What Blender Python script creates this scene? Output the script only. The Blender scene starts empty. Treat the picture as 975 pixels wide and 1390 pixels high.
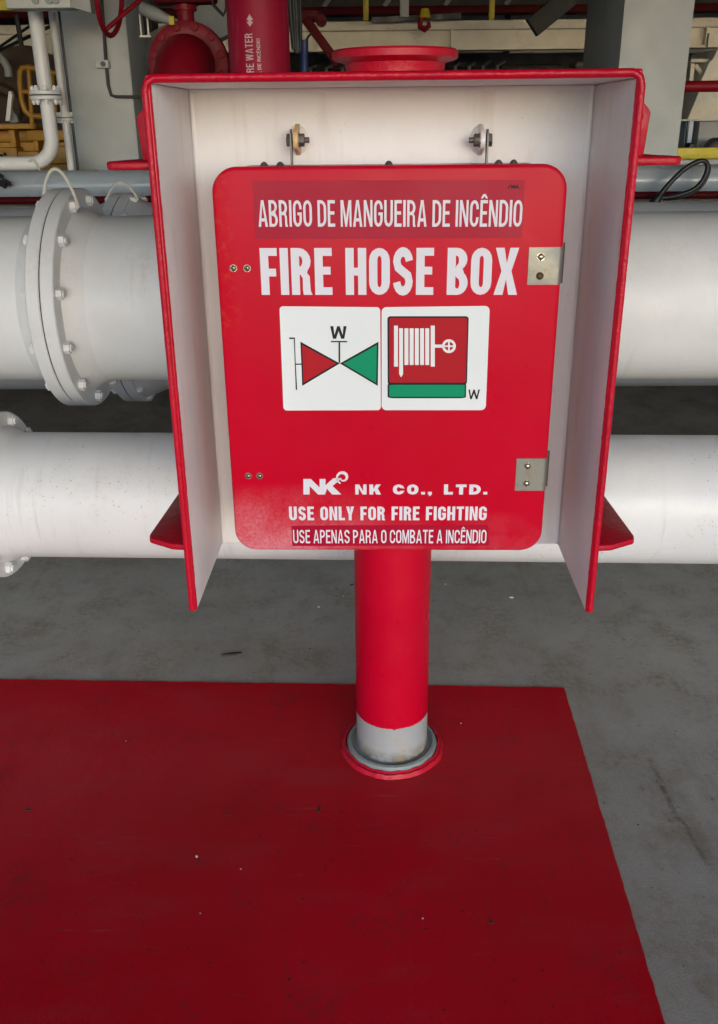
import bpy, bmesh, math, random
from mathutils import Vector, Matrix
random.seed(7)
PI = math.pi
sc = bpy.context.scene
COL = sc.collection

# ------------------------------------------------------------------ camera
CAM_H, F_PX, PITCH, ROLL = 1.6, 1211.3, 0.3817, -0.0106
cam_data = bpy.data.cameras.new('camera')
cam_data.sensor_fit = 'HORIZONTAL'
cam_data.sensor_width = 36.0
cam_data.lens = F_PX / 975.0 * 36.0
cam_data.shift_y = -45.0 / 975.0
cam_data.clip_start = 0.02
cam_data.clip_end = 2000
cam = bpy.data.objects.new('camera', cam_data)
COL.objects.link(cam)
CAM_ROT = Matrix.Rotation(PI/2 - PITCH, 4, 'X') @ Matrix.Rotation(ROLL, 4, 'Z')
cam.matrix_world = Matrix.Translation((0, 0, CAM_H)) @ CAM_ROT
sc.camera = cam

# ------------------------------------------------------------------ light
SUN_EL, SUN_AZ = math.radians(11), math.radians(168)      # azimuth from +Y, clockwise: behind the camera, a little right
world = bpy.data.worlds.new("World")
sc.world = world
world.use_nodes = True
wn = world.node_tree.nodes
sky = wn.new('ShaderNodeTexSky')
sky.sky_type = 'NISHITA'
sky.sun_disc = False
sky.sun_elevation = SUN_EL
sky.sun_rotation = SUN_AZ
sky.air_density = 1.0
sky.dust_density = 1.0
sky.ozone_density = 4.5
bg = wn['Background']
bg.inputs['Strength'].default_value = 0.15
world.node_tree.links.new(sky.outputs[0], bg.inputs['Color'])
sd = bpy.data.lights.new('sun', 'SUN')
sd.energy = 1.0
sd.angle = math.radians(75)
sd.color = (1.0, 0.95, 0.90)
sun = bpy.data.objects.new('sun', sd)
COL.objects.link(sun)
sdir = Vector((math.sin(SUN_AZ)*math.cos(SUN_EL), math.cos(SUN_AZ)*math.cos(SUN_EL), math.sin(SUN_EL)))
sun.rotation_euler = sdir.to_track_quat('Z', 'Y').to_euler()
sun.location = sdir * 30
sc.view_settings.view_transform = 'Standard'
sc.view_settings.look = 'None'
sc.view_settings.gamma = 1
sc.view_settings.exposure = 1.30

# ------------------------------------------------------------------ picture -> place
def ray(px, py):
    a, b = px - 487.5, py - 650.0
    return (CAM_ROT.to_3x3() @ Vector((a / F_PX, -b / F_PX, -1.0)))
def at(px, py, Y):
    d = ray(px, py)
    return Vector((0, 0, CAM_H)) + d * (Y / d.y)
def onz(px, py, z):
    d = ray(px, py)
    return Vector((0, 0, CAM_H)) + d * ((z - CAM_H) / d.z)

# ------------------------------------------------------------------ materials
def new_mat(name):
    m = bpy.data.materials.new(name)
    m.use_nodes = True
    nt = m.node_tree
    return m, nt, nt.nodes, nt.links, nt.nodes['Principled BSDF']
def mixrgb(nt, fac, a, b):
    n = nt.nodes.new('ShaderNodeMix'); n.data_type = 'RGBA'
    if isinstance(fac, (int, float)): n.inputs[0].default_value = fac
    else: nt.links.new(fac, n.inputs[0])
    for s, v in ((6, a), (7, b)):
        if isinstance(v, (tuple, list)): n.inputs[s].default_value = (*v[:3], 1)
        else: nt.links.new(v, n.inputs[s])
    return n.outputs[2]
def coord(nt, scale=None):
    t = nt.nodes.new('ShaderNodeTexCoord')
    if scale is None: return t.outputs['Object']
    mp = nt.nodes.new('ShaderNodeMapping'); mp.inputs['Scale'].default_value = scale
    nt.links.new(t.outputs['Object'], mp.inputs['Vector'])
    return mp.outputs[0]
def noise(nt, vec, scale, detail=4, rough=.55, w=None):
    n = nt.nodes.new('ShaderNodeTexNoise')
    n.inputs['Scale'].default_value = scale
    n.inputs['Detail'].default_value = detail
    n.inputs['Roughness'].default_value = rough
    nt.links.new(vec, n.inputs['Vector'])
    return n.outputs['Fac']
def ramp(nt, fac, lo, hi, a=0.0, b=1.0):
    n = nt.nodes.new('ShaderNodeMapRange')
    n.inputs[1].default_value = lo; n.inputs[2].default_value = hi
    n.inputs[3].default_value = a; n.inputs[4].default_value = b
    n.interpolation_type = 'SMOOTHSTEP' if hi > lo else 'LINEAR'
    nt.links.new(fac, n.inputs[0])
    return n.outputs[0]
def mul(nt, a, b, op='MULTIPLY'):
    n = nt.nodes.new('ShaderNodeMath'); n.operation = op
    for i, v in enumerate((a, b)):
        if isinstance(v, (int, float)): n.inputs[i].default_value = v
        else: nt.links.new(v, n.inputs[i])
    return n.outputs[0]
def bump(nt, bsdf, h, strength, dist):
    n = nt.nodes.new('ShaderNodeBump')
    n.inputs['Strength'].default_value = strength
    n.inputs['Distance'].default_value = dist
    nt.links.new(h, n.inputs['Height'])
    nt.links.new(n.outputs[0], bsdf.inputs['Normal'])
def paint(name, col, rough=.4, var=.12, grime=0.0, grime_col=(.12, .09, .06), specks=0.0, speck_col=(.28, .11, .03),
          bumpy=.25, bump_scale=60, metallic=0.0, coat=0.0, spec=.5, gscale=5):
    m, nt, N, L, B = new_mat(name)
    v = coord(nt)
    n1 = noise(nt, v, 3.5, 5)
    c = mixrgb(nt, ramp(nt, n1, .3, .7), tuple(x*(1-var) for x in col), tuple(min(1, x*(1+var*.6)) for x in col))
    if grime:
        g = noise(nt, v, gscale, 8, .65)
        g2 = noise(nt, v, gscale*9, 4, .6)
        c = mixrgb(nt, mul(nt, mul(nt, ramp(nt, g, .48, .78), ramp(nt, g2, .35, .65)), grime), c, grime_col)
    if specks:
        vo = N.new('ShaderNodeTexVoronoi'); vo.inputs['Scale'].default_value = 95
        L.new(v, vo.inputs['Vector'])
        s = ramp(nt, vo.outputs['Distance'], .22, .05)
        k = noise(nt, v, 4.0, 3)
        h = noise(nt, v, 45, 1)
        c = mixrgb(nt, mul(nt, mul(nt, mul(nt, s, ramp(nt, k, .44, .64)), ramp(nt, h, .46, .56)), specks), c, speck_col)
    if specks:
        rn = noise(nt, coord(nt, (22, 2.0, 2.0)), 1.4, 5, .6)
        k2 = noise(nt, v, 2.2, 4)
        c = mixrgb(nt, mul(nt, mul(nt, ramp(nt, rn, .56, .74), ramp(nt, k2, .42, .62)), .22*specks+.1), c, (.46, .38, .28))
        sp2 = mul(nt, ramp(nt, noise(nt, v, 26, 6, .7), .66, .74), ramp(nt, k2, .5, .62))
        c = mixrgb(nt, mul(nt, sp2, .55*specks), c, (.36, .20, .08))
    if isinstance(c, tuple): B.inputs['Base Color'].default_value = (*c, 1)
    else: L.new(c, B.inputs['Base Color'])
    r = ramp(nt, noise(nt, v, 9, 5), .3, .7, max(.03, rough-.08), min(1, rough+.1))
    L.new(r, B.inputs['Roughness'])
    B.inputs['Metallic'].default_value = metallic
    B.inputs['Specular IOR Level'].default_value = spec
    B.inputs['Coat Weight'].default_value = coat
    B.inputs['Coat Roughness'].default_value = .12
    if bumpy:
        bump(nt, B, noise(nt, v, bump_scale, 3), bumpy, .004)
    return m

RED = (.53, .0015, .021)
M = {}
M['red'] = paint('red_gloss_paint', RED, .32, .05, spec=.25, bumpy=.06, bump_scale=180)
M['red_brush'] = paint('red_brushed_paint', (.53, .003, .022), .34, .10, bumpy=.35, bump_scale=90, spec=.35)
M['red_weld'] = paint('red_weld_paint', (.52, .003, .022), .34, .15, bumpy=.5, bump_scale=120, spec=.3)
M['white_pipe'] = paint('white_pipe_paint', (.75, .745, .745), .42, .05, grime=.25, grime_col=(.45, .38, .30), bumpy=.12, bump_scale=30, specks=.35)
M['white_rusty'] = paint('white_pipe_paint_rust_specks', (.75, .745, .745), .40, .05, grime=.22, grime_col=(.5, .40, .28), bumpy=.12, bump_scale=30, specks=.95)
M['cream'] = paint('cream_steel_paint', (.78, .73, .62), .5, .10, grime=.4, bumpy=.1)
M['beige'] = paint('beige_steel_paint', (.60, .55, .48), .5, .10, grime=.4, bumpy=.1)
M['grey_col'] = paint('grey_column_paint', (.44, .46, .46), .45, .07, grime=.15, bumpy=.15, bump_scale=25)
M['grey_pipe'] = paint('blue_grey_pipe_paint', (.36, .40, .44), .30, .06, bumpy=.05, coat=.25)
M['grey_light'] = paint('light_grey_paint', (.55, .56, .54), .45, .08, grime=.2, bumpy=.1)
M['grey_mid'] = paint('mid_grey_paint', (.30, .31, .31), .5, .12, grime=.3)
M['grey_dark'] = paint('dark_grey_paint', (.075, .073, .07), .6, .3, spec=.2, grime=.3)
M['red_dark'] = paint('dark_red_paint', (.085, .003, .006), .55, .15, spec=.12, bumpy=.2)
M['red_mid'] = paint('red_valve_paint', (.22, .003, .013), .45, .12, spec=.25, bumpy=.2)
M['yellow'] = paint('yellow_machine_paint', (.38, .185, .009), .5, .2, grime=.6, gscale=3)
M['yellow_bright'] = paint('yellow_paint', (.62, .50, .03), .5, .1, grime=.3)
M['brown'] = paint('brown_drum', (.045, .025, .013), .7, .25, grime=.5)
M['black'] = paint('black_rubber', (.015, .015, .017), .45, .2, bumpy=.1)
M['blue'] = paint('dark_blue_paint', (.01, .025, .12), .5, .2)
M['paleblue'] = paint('pale_blue_panel', (.46, .56, .72), .5, .05)
M['gasket'] = paint('black_gasket', (.02, .02, .022), .7, .1)
M['steel'] = paint('stainless_steel', (.25, .245, .215), .50, .14, grime=.85, grime_col=(.20, .13, .045), metallic=.6, bumpy=.15, gscale=26, spec=.3)
M['screw'] = paint('brassy_screw_steel', (.36, .32, .24), .3, .2, grime=.5, grime_col=(.22, .13, .05), metallic=.85, gscale=120)
M['screw_rust'] = paint('rusty_screw_steel', (.10, .055, .03), .6, .3, grime=.6, metallic=.3, gscale=120)
M['bolt_dark'] = paint('dark_bolt_steel', (.11, .10, .09), .5, .3, grime=.5, metallic=.5, gscale=90)
M['lug_rust'] = paint('lug_paint_rust', (.66, .44, .2), .5, .2, grime=.8, grime_col=(.40, .17, .03), gscale=70)
M['wire'] = paint('off_white_wire', (.58, .55, .47), .6, .15)
M['ink'] = paint('black_ink', (.022, .02, .024), .5, .1, bumpy=0, spec=.12)
M['letter'] = paint('white_vinyl', (.72, .69, .74), .4, .03, bumpy=0, spec=.12)
M['sign_white'] = paint('sign_white', (.76, .78, .78), .35, .03, bumpy=0, spec=.12)
M['sign_red'] = paint('sign_red', (.42, .012, .02), .35, .04, bumpy=0, spec=.12)
M['sign_green'] = paint('sign_green', (.005, .27, .13), .35, .04, bumpy=0, spec=.12)
M['strip_red'] = paint('red_vinyl_strip', (.40, .012, .035), .42, .05, grime=.22, grime_col=(.24, .003, .012), bumpy=.02, bump_scale=120, gscale=14, spec=.16)
M['strip_red2'] = paint('red_vinyl_strip_dark', (.38, .004, .028), .42, .06, bumpy=.02, spec=.12)

def door_mat():
    # glossy red with chalky, faded patches (worn paint) near the top, the left edge and the lower left corner
    m, nt, N, L, B = new_mat('door_red_paint')
    v = coord(nt)
    sep = N.new('ShaderNodeSeparateXYZ'); L.new(v, sep.inputs[0])
    x, z = sep.outputs['X'], sep.outputs['Z']
    n = noise(nt, v, 7, 6, .6)
    nf = noise(nt, v, 160, 3, .7)
    c = mixrgb(nt, ramp(nt, noise(nt, v, 2.5, 4), .3, .7), (.50, .001, .016), (.55, .002, .022))
    low = mul(nt, ramp(nt, z, .92, .775), ramp(nt, x, -.02, -.20))
    low = mul(nt, mul(nt, low, ramp(nt, n, .25, .6)), ramp(nt, nf, .25, .75, .35, 1.0))
    c = mixrgb(nt, mul(nt, low, .95), c, (.72, .30, .33))
    dirt = mul(nt, ramp(nt, z, .86, .77), ramp(nt, n, .35, .62))
    c = mixrgb(nt, mul(nt, dirt, .45), c, (.60, .14, .17))
    up = mul(nt, ramp(nt, z, 1.36, 1.52), ramp(nt, n, .42, .62))
    c = mixrgb(nt, mul(nt, mul(nt, up, ramp(nt, nf, .3, .7, .4, 1)), .18), c, (.58, .05, .085))
    ed = mul(nt, mul(nt, ramp(nt, x, -.278, -.312), ramp(nt, z, 1.16, 1.3)), ramp(nt, noise(nt, v, 70, 6, .75), .50, .66))
    c = mixrgb(nt, mul(nt, ed, .3), c, (.62, .10, .012))
    sp = mul(nt, ramp(nt, noise(nt, v, 95, 2), .70, .76), ramp(nt, n, .4, .6))
    c = mixrgb(nt, mul(nt, sp, .5), c, (.22, .004, .02))
    L.new(c, B.inputs['Base Color'])
    L.new(ramp(nt, n, .3, .7, .26, .42), B.inputs['Roughness']); B.inputs['Specular IOR Level'].default_value = .11
    bump(nt, B, noise(nt, v, 220, 2), .05, .002)
    return m
M['door'] = door_mat()

def shroud_mat():
    # one plate painted white inside and red on the outside; front rim brushed red with a ragged border
    m, nt, N, L, B = new_mat('shelter_white_inside_red_rim')
    v = coord(nt)
    sep = N.new('ShaderNodeSeparateXYZ'); L.new(v, sep.inputs[0])
    n = noise(nt, v, 60, 4, .6)
    edge = mul(nt, sep.outputs['Y'], mul(nt, mul(nt, n, -.5, 'ADD'), .012), 'ADD')
    rim = ramp(nt, edge, -.4172, -.4158, 1, 0)
    b = noise(nt, v, 4.5, 5, .6)
    w = mixrgb(nt, ramp(nt, b, .3, .7), (.78, .765, .75), (.84, .83, .815))
    stain = mul(nt, ramp(nt, noise(nt, coord(nt, (14, 14, 2.2)), 1.6, 6, .6), .52, .75), .28)
    w = mixrgb(nt, stain, w, (.52, .43, .33))
    st2 = mul(nt, mul(nt, ramp(nt, edge, -.385, -.419), ramp(nt, noise(nt, v, 30, 5, .7), .5, .68)), .45)
    w = mixrgb(nt, st2, w, (.55, .36, .12))
    chip = ramp(nt, noise(nt, v, 130, 2), .74, .78)
    w = mixrgb(nt, mul(nt, chip, .5), w, (.35, .24, .16))
    r = mixrgb(nt, ramp(nt, noise(nt, v, 40, 4), .3, .7), (.50, .003, .018), (.60, .006, .03))
    c = mixrgb(nt, rim, w, r)
    L.new(c, B.inputs['Base Color'])
    L.new(ramp(nt, b, .3, .7, .40, .52), B.inputs['Roughness']); B.inputs['Specular IOR Level'].default_value = .3
    bump(nt, B, mul(nt, noise(nt, v, 45, 4), mul(nt, noise(nt, v, 9, 2), .6), 'ADD'), .22, .005)
    return m
M['shroud'] = shroud_mat()

def floor_mat(name, red):
    m, nt, N, L, B = new_mat(name)
    v = coord(nt)
    big = noise(nt, v, 1.3, 6, .6)
    mid = noise(nt, v, 5.5, 8, .68)
    mid2 = noise(nt, coord(nt, (1, .8, 1)), 9.5, 9, .72)
    fine = noise(nt, v, 55, 5, .7)
    grit = noise(nt, v, 230, 3, .65)
    if red:
        c = mixrgb(nt, ramp(nt, big, .3, .7), (.42, .0012, .008), (.50, .0025, .015))
        c = mixrgb(nt, mul(nt, mul(nt, ramp(nt, mid, .52, .68), ramp(nt, fine, .42, .60)), .50), c, (.13, .02, .018))
        sm = noise(nt, coord(nt, (1, 3.2, 1)), 2.6, 7, .62)
        c = mixrgb(nt, mul(nt, mul(nt, ramp(nt, sm, .48, .72), ramp(nt, grit, .3, .65)), .34), c, (.30, .055, .06))
        sl = noise(nt, coord(nt, (9, 2.2, 1)), 3.0, 6, .6)
        c = mixrgb(nt, mul(nt, mul(nt, ramp(nt, sl, .60, .70), ramp(nt, grit, .35, .6)), .35), c, (.17, .018, .02))
        c = mixrgb(nt, ramp(nt, grit, .60, .35, 0, .16), c, (.16, .001, .004))
        # fine directional scuffs and worn, duller lanes
        for ang, fx, lo in ((.5, 34, .66), (-.9, 28, .68), (1.35, 40, .67)):
            mp = N.new('ShaderNodeMapping'); mp.inputs['Rotation'].default_value = (0, 0, ang); mp.inputs['Scale'].default_value = (1.6, fx, 1)
            L.new(v, mp.inputs['Vector'])
            sc1 = noise(nt, mp.outputs[0], 1.7, 3, .5)
            c = mixrgb(nt, mul(nt, mul(nt, ramp(nt, sc1, lo, lo+.05), ramp(nt, mid2, .48, .6)), .40), c, (.34, .075, .07) if ang < 1 else (.12, .015, .015))
    else:
        c = mixrgb(nt, ramp(nt, big, .3, .7), (.32, .303, .268), (.415, .395, .355))
        c = mixrgb(nt, mul(nt, ramp(nt, mid, .42, .28), .45), c, (.44, .44, .42))
        c = mixrgb(nt, mul(nt, mul(nt, ramp(nt, mid, .44, .66), ramp(nt, fine, .34, .60)), .48), c, (.18, .14, .08))
        c = mixrgb(nt, mul(nt, mul(nt, ramp(nt, mid2, .50, .68), ramp(nt, grit, .42, .60)), .62), c, (.15, .11, .06))
        st = noise(nt, coord(nt, (4.5, 1.2, 1)), 1.2, 8, .7)
        c = mixrgb(nt, mul(nt, mul(nt, ramp(nt, st, .55, .70), ramp(nt, grit, .36, .6)), .55), c, (.14, .105, .06))
        # one long oily drag mark on the right
        sep = N.new('ShaderNodeSeparateXYZ'); L.new(v, sep.inputs[0])
        A, C = onz(868, 1015, 0), onz(972, 1195, 0); d = (C-A); ln = d.length; d.normalize(); nx, ny = -d.y, d.x
        off = mul(nt, mul(nt, mul(nt, sep.outputs['X'], -A.x, 'ADD'), nx), mul(nt, mul(nt, sep.outputs['Y'], -A.y, 'ADD'), ny), 'ADD')
        off = mul(nt, off, mul(nt, mul(nt, noise(nt, v, 6, 4), -.5, 'ADD'), .09), 'ADD')
        t = mul(nt, mul(nt, mul(nt, sep.outputs['X'], -A.x, 'ADD'), d.x/ln), mul(nt, mul(nt, sep.outputs['Y'], -A.y, 'ADD'), d.y/ln), 'ADD')
        inside = mul(nt, ramp(nt, t, 0, .25), ramp(nt, t, 1.0, .8))
        wide = mul(nt, ramp(nt, mul(nt, off, 0, 'ABSOLUTE'), .075, .0), ramp(nt, mid2, .38, .60))
        thin = mul(nt, ramp(nt, mul(nt, off, 0, 'ABSOLUTE'), .011, .002), ramp(nt, fine, .38, .58))
        c = mixrgb(nt, mul(nt, mul(nt, inside, wide), .42), c, (.13, .095, .055))
        c = mixrgb(nt, mul(nt, mul(nt, inside, thin), .6), c, (.08, .058, .035))
        c = mixrgb(nt, mul(nt, mul(nt, ramp(nt, fine, .62, .69), ramp(nt, big, .4, .6)), .8), c, (.06, .05, .04))
        c = mixrgb(nt, ramp(nt, grit, .62, .38, 0, .34), c, (.15, .135, .115))
    dots = ramp(nt, noise(nt, v, 75, 1), .75, .78)
    c = mixrgb(nt, mul(nt, dots, .85), c, (.025, .018, .014))
    L.new(c, B.inputs['Base Color'])
    L.new(ramp(nt, mid, .3, .75, .32 if red else .42, .56 if red else .68), B.inputs['Roughness'])
    B.inputs['Specular IOR Level'].default_value = .16 if red else .3
    bump(nt, B, mul(nt, fine, mul(nt, grit, .7), 'ADD'), .25, .003)
    return m
M['deck'] = floor_mat('grey_deck_paint', False)
M['deck_red'] = floor_mat('red_deck_paint', True)

# ------------------------------------------------------------------ mesh building
class MB:
    def __init__(self): self.v, self.f, self.s, self.m = [], [], [], []
    def add(self, vs, fs, smooth=False, mi=0):
        o = len(self.v)
        self.v += [tuple(x) for x in vs]
        for f in fs:
            self.f.append(tuple(i+o for i in f)); self.s.append(smooth); self.m.append(mi)
        return self
    def box(self, lo, hi, mi=0):
        x0, y0, z0 = lo; x1, y1, z1 = hi
        return self.add([(x0,y0,z0),(x1,y0,z0),(x1,y1,z0),(x0,y1,z0),(x0,y0,z1),(x1,y0,z1),(x1,y1,z1),(x0,y1,z1)],
                 [(0,3,2,1),(4,5,6,7),(0,1,5,4),(1,2,6,5),(2,3,7,6),(3,0,4,7)], mi=mi)
    def bar(self, a, b, w, h, up=(0,0,1)):
        a, b = Vector(a), Vector(b); d = (b-a).normalized()
        s = d.cross(Vector(up))
        if s.length < 1e-4: s = d.cross(Vector((1,0,0)))
        s.normalize(); u = s.cross(d)
        vs = []
        for p in (a, b):
            for i, j in ((-1,-1),(1,-1),(1,1),(-1,1)): vs.append(p + s*i*w/2 + u*j*h/2)
        return self.add(vs, [(0,1,2,3),(7,6,5,4),(0,4,5,1),(1,5,6,2),(2,6,7,3),(3,7,4,0)])
    def tube(self, pts, r, n=20, caps=True, smooth=True):
        pts = [Vector(p) for p in pts]
        rr = r if isinstance(r, (list, tuple)) else [r]*len(pts)
        vs, fs = [], []
        prev = None
        for i, p in enumerate(pts):
            d = (pts[min(i+1, len(pts)-1)] - pts[max(i-1, 0)]).normalized()
            if prev is None:
                s = d.cross(Vector((0,0,1)))
                if s.length < 1e-3: s = d.cross(Vector((0,1,0)))
            else:
                s = prev - d*prev.dot(d)
            s.normalize(); prev = s
            u = d.cross(s)
            for k in range(n):
                a = 2*PI*k/n
                vs.append(p + (s*math.cos(a) + u*math.sin(a))*rr[i])
        for i in range(len(pts)-1):
            for k in range(n):
                fs.append((i*n+k, i*n+(k+1)%n, (i+1)*n+(k+1)%n, (i+1)*n+k))
        self.add(vs, fs, smooth)
        if caps:
            o = (len(pts)-1)*n
            self.add(vs[:n], [tuple(range(n))[::-1]]); self.add(vs[o:], [tuple(range(n))])
        return self
    def lathe(self, c, axis, prof, n=48, smooth=True, sharp=False):
        """prof: list of (distance along axis, radius); open profile, closed ends when radius 0"""
        c, d = Vector(c), Vector(axis).normalized()
        s = d.cross(Vector((0,0,1)))
        if s.length < 1e-3: s = Vector((1,0,0))
        s.normalize(); u = d.cross(s)
        for i in range(len(prof)-1):
            (t0, r0), (t1, r1) = prof[i], prof[i+1]
            vs, fs = [], []
            for k in range(n):
                a = 2*PI*k/n; e = s*math.cos(a)+u*math.sin(a)
                vs += [c+d*t0+e*r0, c+d*t1+e*r1]
            for k in range(n):
                j = (k+1) % n
                fs.append((2*k, 2*j, 2*j+1, 2*k+1))
            self.add(vs, fs, smooth)
        return self
    def prism(self, pts, d):
        """pts: planar polygon (3-D), d: extrusion vector"""
        pts = [Vector(p) for p in pts]; d = Vector(d); n = len(pts)
        return self.add(pts + [p+d for p in pts],
            [tuple(range(n))[::-1], tuple(range(n, 2*n))] + [(i, (i+1)%n, n+(i+1)%n, n+i) for i in range(n)])
    def hexa(self, c, axis, r, h, rot=0, n=6):
        c, d = Vector(c), Vector(axis).normalized()
        s = d.cross(Vector((0,0,1)))
        if s.length < 1e-3: s = Vector((1,0,0))
        s.normalize(); u = d.cross(s)
        return self.prism([c + (s*math.cos(2*PI*k/n+rot)+u*math.sin(2*PI*k/n+rot))*r for k in range(n)], d*h)
    def dome(self, c, axis, r, h, n=14, rings=4):
        prof = [(h*math.sin(PI/2*i/rings), r*math.cos(PI/2*i/rings)) for i in range(rings+1)]
        return self.lathe(c, axis, prof, n)
    def build(self, name, mat, parent=None, bevel=0.0, seg=2, origin=None, weld=True):
        me = bpy.data.meshes.new(name)
        vs = self.v
        if origin is not None:
            o = Vector(origin); vs = [Vector(v)-o for v in vs]
        me.from_pydata([tuple(v) for v in vs], [], self.f)
        for p, s, mi in zip(me.polygons, self.s, self.m):
            p.use_smooth = s; p.material_index = mi
        for mm in (mat if isinstance(mat, (list, tuple)) else [mat]): me.materials.append(mm)
        bm = bmesh.new(); bm.from_mesh(me)
        if weld: bmesh.ops.remove_doubles(bm, verts=bm.verts, dist=1e-5)
        bmesh.ops.recalc_face_normals(bm, faces=bm.faces)
        if bevel:
            ed = [e for e in bm.edges if len(e.link_faces) == 2 and e.calc_face_angle(0) > .5]
            res = bmesh.ops.bevel(bm, geom=ed, offset=bevel, segments=seg, affect='EDGES', profile=.5, clamp_overlap=True)
            for f in res['faces']: f.smooth = True
        bm.to_mesh(me); bm.free()
        # keep crisp edges on smooth lathes
        try: me.set_sharp_from_angle(angle=math.radians(38))
        except Exception: pass
        ob = bpy.data.objects.new(name, me)
        if origin is not None: ob.location = origin
        COL.objects.link(ob)
        if parent is not None: ob.parent = parent
        return ob
def tag(o, label=None, cat=None, group=None, kind=None):
    if label: o['label'] = label
    if cat: o['category'] = cat
    if group: o['group'] = group
    if kind: o['kind'] = kind
    return o
def empty(name, loc, label, cat, group=None, rz=0.0):
    o = bpy.data.objects.new(name, None); COL.objects.link(o)
    o.location = loc; o.rotation_euler = (0, 0, rz); o.empty_display_size = .1
    return tag(o, label, cat, group)
class Local:
    """turns world points into an Empty's frame (translation only)"""
    def __init__(self, o): self.o = Vector(o)
    def __call__(self, p): return Vector(p) - self.o

# ------------------------------------------------------------------ lettering (own glyph outlines)
def arc(cx, cy, rx, ry, a0, a1, n=8):
    return [(cx+rx*math.cos(math.radians(a0+(a1-a0)*i/n)), cy+ry*math.sin(math.radians(a0+(a1-a0)*i/n))) for i in range(n+1)]
def stroke(pts, s):
    """closed outline of constant half width along a centre line"""
    L_, R_ = [], []
    P = [Vector((a, b)) for a, b in pts]
    for i, p in enumerate(P):
        d0 = (p-P[i-1]).normalized() if i else (P[1]-p).normalized()
        d1 = (P[i+1]-p).normalized() if i < len(P)-1 else d0
        b = d0+d1
        b = b.normalized() if b.length > 1e-6 else d1
        nrm = Vector((-b.y, b.x)); k = 1.0/max(.5, nrm.dot(Vector((-d1.y, d1.x))))
        L_.append(tuple(p+nrm*s/2*k)); R_.append(tuple(p-nrm*s/2*k))
    return L_ + R_[::-1]
def glyph(ch, w, s, t, k):
    """outlines (loops) of a letter of height 1, width w, stem s, bar t, corner depth k"""
    h = s/2
    if ch == 'I': return [[(0,0),(s,0),(s,1),(0,1)]], s
    if ch == 'E': return [[(0,0),(w*.84,0),(w*.84,t),(s,t),(s,.5-t/2+.02),(w*.77,.5-t/2+.02),(w*.77,.5+t/2+.02),(s,.5+t/2+.02),(s,1-t),(w*.84,1-t),(w*.84,1),(0,1)]], w*.84
    if ch == 'F': return [[(0,0),(s,0),(s,.48-t/2),(w*.75,.48-t/2),(w*.75,.48+t/2),(s,.48+t/2),(s,1-t),(w*.82,1-t),(w*.82,1),(0,1)]], w*.82
    if ch == 'L': return [[(0,0),(w*.8,0),(w*.8,t),(s,t),(s,1),(0,1)]], w*.8
    if ch == 'T': c = w*.47; return [[(c-h,0),(c+h,0),(c+h,1-t),(2*c,1-t),(2*c,1),(0,1),(0,1-t),(c-h,1-t)]], 2*c
    if ch == 'H': return [[(0,0),(s,0),(s,.5-t/2),(w-s,.5-t/2),(w-s,0),(w,0),(w,1),(w-s,1),(w-s,.5+t/2),(s,.5+t/2),(s,1),(0,1)]], w
    if ch == 'N': e = s*1.02; return [[(0,0),(s*.86,0),(s*.86,.68),(w-e,0),(w,0),(w,1),(w-s*.86,1),(w-s*.86,.32),(e,1),(0,1)]], w
    if ch == 'M':
        W = w*1.24; e = s*1.12
        return [[(0,0),(s*.82,0),(s*.82,.72),(W/2-s*.36,0),(W/2+s*.36,0),(W-s*.82,.72),(W-s*.82,0),(W,0),(W,1),(W-e,1),(W/2,.32),(e,1),(0,1)]], W
    if ch == 'W':
        W = w*1.4; e = s*.98; q = s*.5
        return [[(0,1),(W*.25-q,0),(W*.25+q,0),(W/2,.62),(W*.75-q,0),(W*.75+q,0),(W,1),(W-e,1),(W*.75,.30),(W/2+q*.8,1),(W/2-q*.8,1),(W*.25,.30),(e,1)]], W
    if ch == 'A':
        W = w*1.08; e = s*1.02; c = W/2
        def xi(z): return e + (c-e*.0-e)*(z/.86)
        z1, z2 = .2, .2+t
        return [[(0,0),(e,0),(e+(c-e)*z1*1.0,z1),(W-e-(c-e)*z1*1.0,z1),(W-e,0),(W,0),(c+s*.55,1),(c-s*.55,1)],
                [(e+(c-e)*z2*1.02,z2),(W-e-(c-e)*z2*1.02,z2),(c,.82)]], W
    if ch == 'X':
        w = w*1.14; e = s*1.08; c = w/2
        return [[(0,0),(e,0),(c,.335),(w-e,0),(w,0),(c+e*.55,.51),(w-.01,1),(w-e,1),(c,.68),(e,1),(.01,1),(c-e*.55,.51)]], w
    if ch == 'Y':
        e = s*1.1; c = w/2
        return [[(c-h,0),(c+h,0),(c+h,.4),(w,1),(w-e,1),(c,.58),(e,1),(0,1),(c-h,.4)]], w
    if ch == 'K':
        e = s*1.2
        return [[(0,0),(s,0),(s,.27),(s*1.35,.36),(w-e*.95,0),(w*1.02,0),(s*1.35+ (w-s)*.42,.60),(w,1),(w-e,1),(s,.53),(s,1),(0,1)]], w*1.02
    if ch in 'OÔ':
        return [arc(w/2,1-k,w/2,k,0,180)+arc(w/2,k,w/2,k,180,360), arc(w/2,1-k,w/2-s,k-t,0,180)+arc(w/2,k,w/2-s,k-t,180,360)], w
    if ch == 'D':
        kk = k*1.05; r = w*.62
        return [[(0,0)]+arc(w-r,kk,r,kk,-90,0)+arc(w-r,1-kk,r,kk,0,90)+[(0,1)],
                [(s,t)]+arc(w-r,kk,max(.02,r-s),kk-t,-90,0)+arc(w-r,1-kk,max(.02,r-s),kk-t,0,90)+[(s,1-t)]], w
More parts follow.
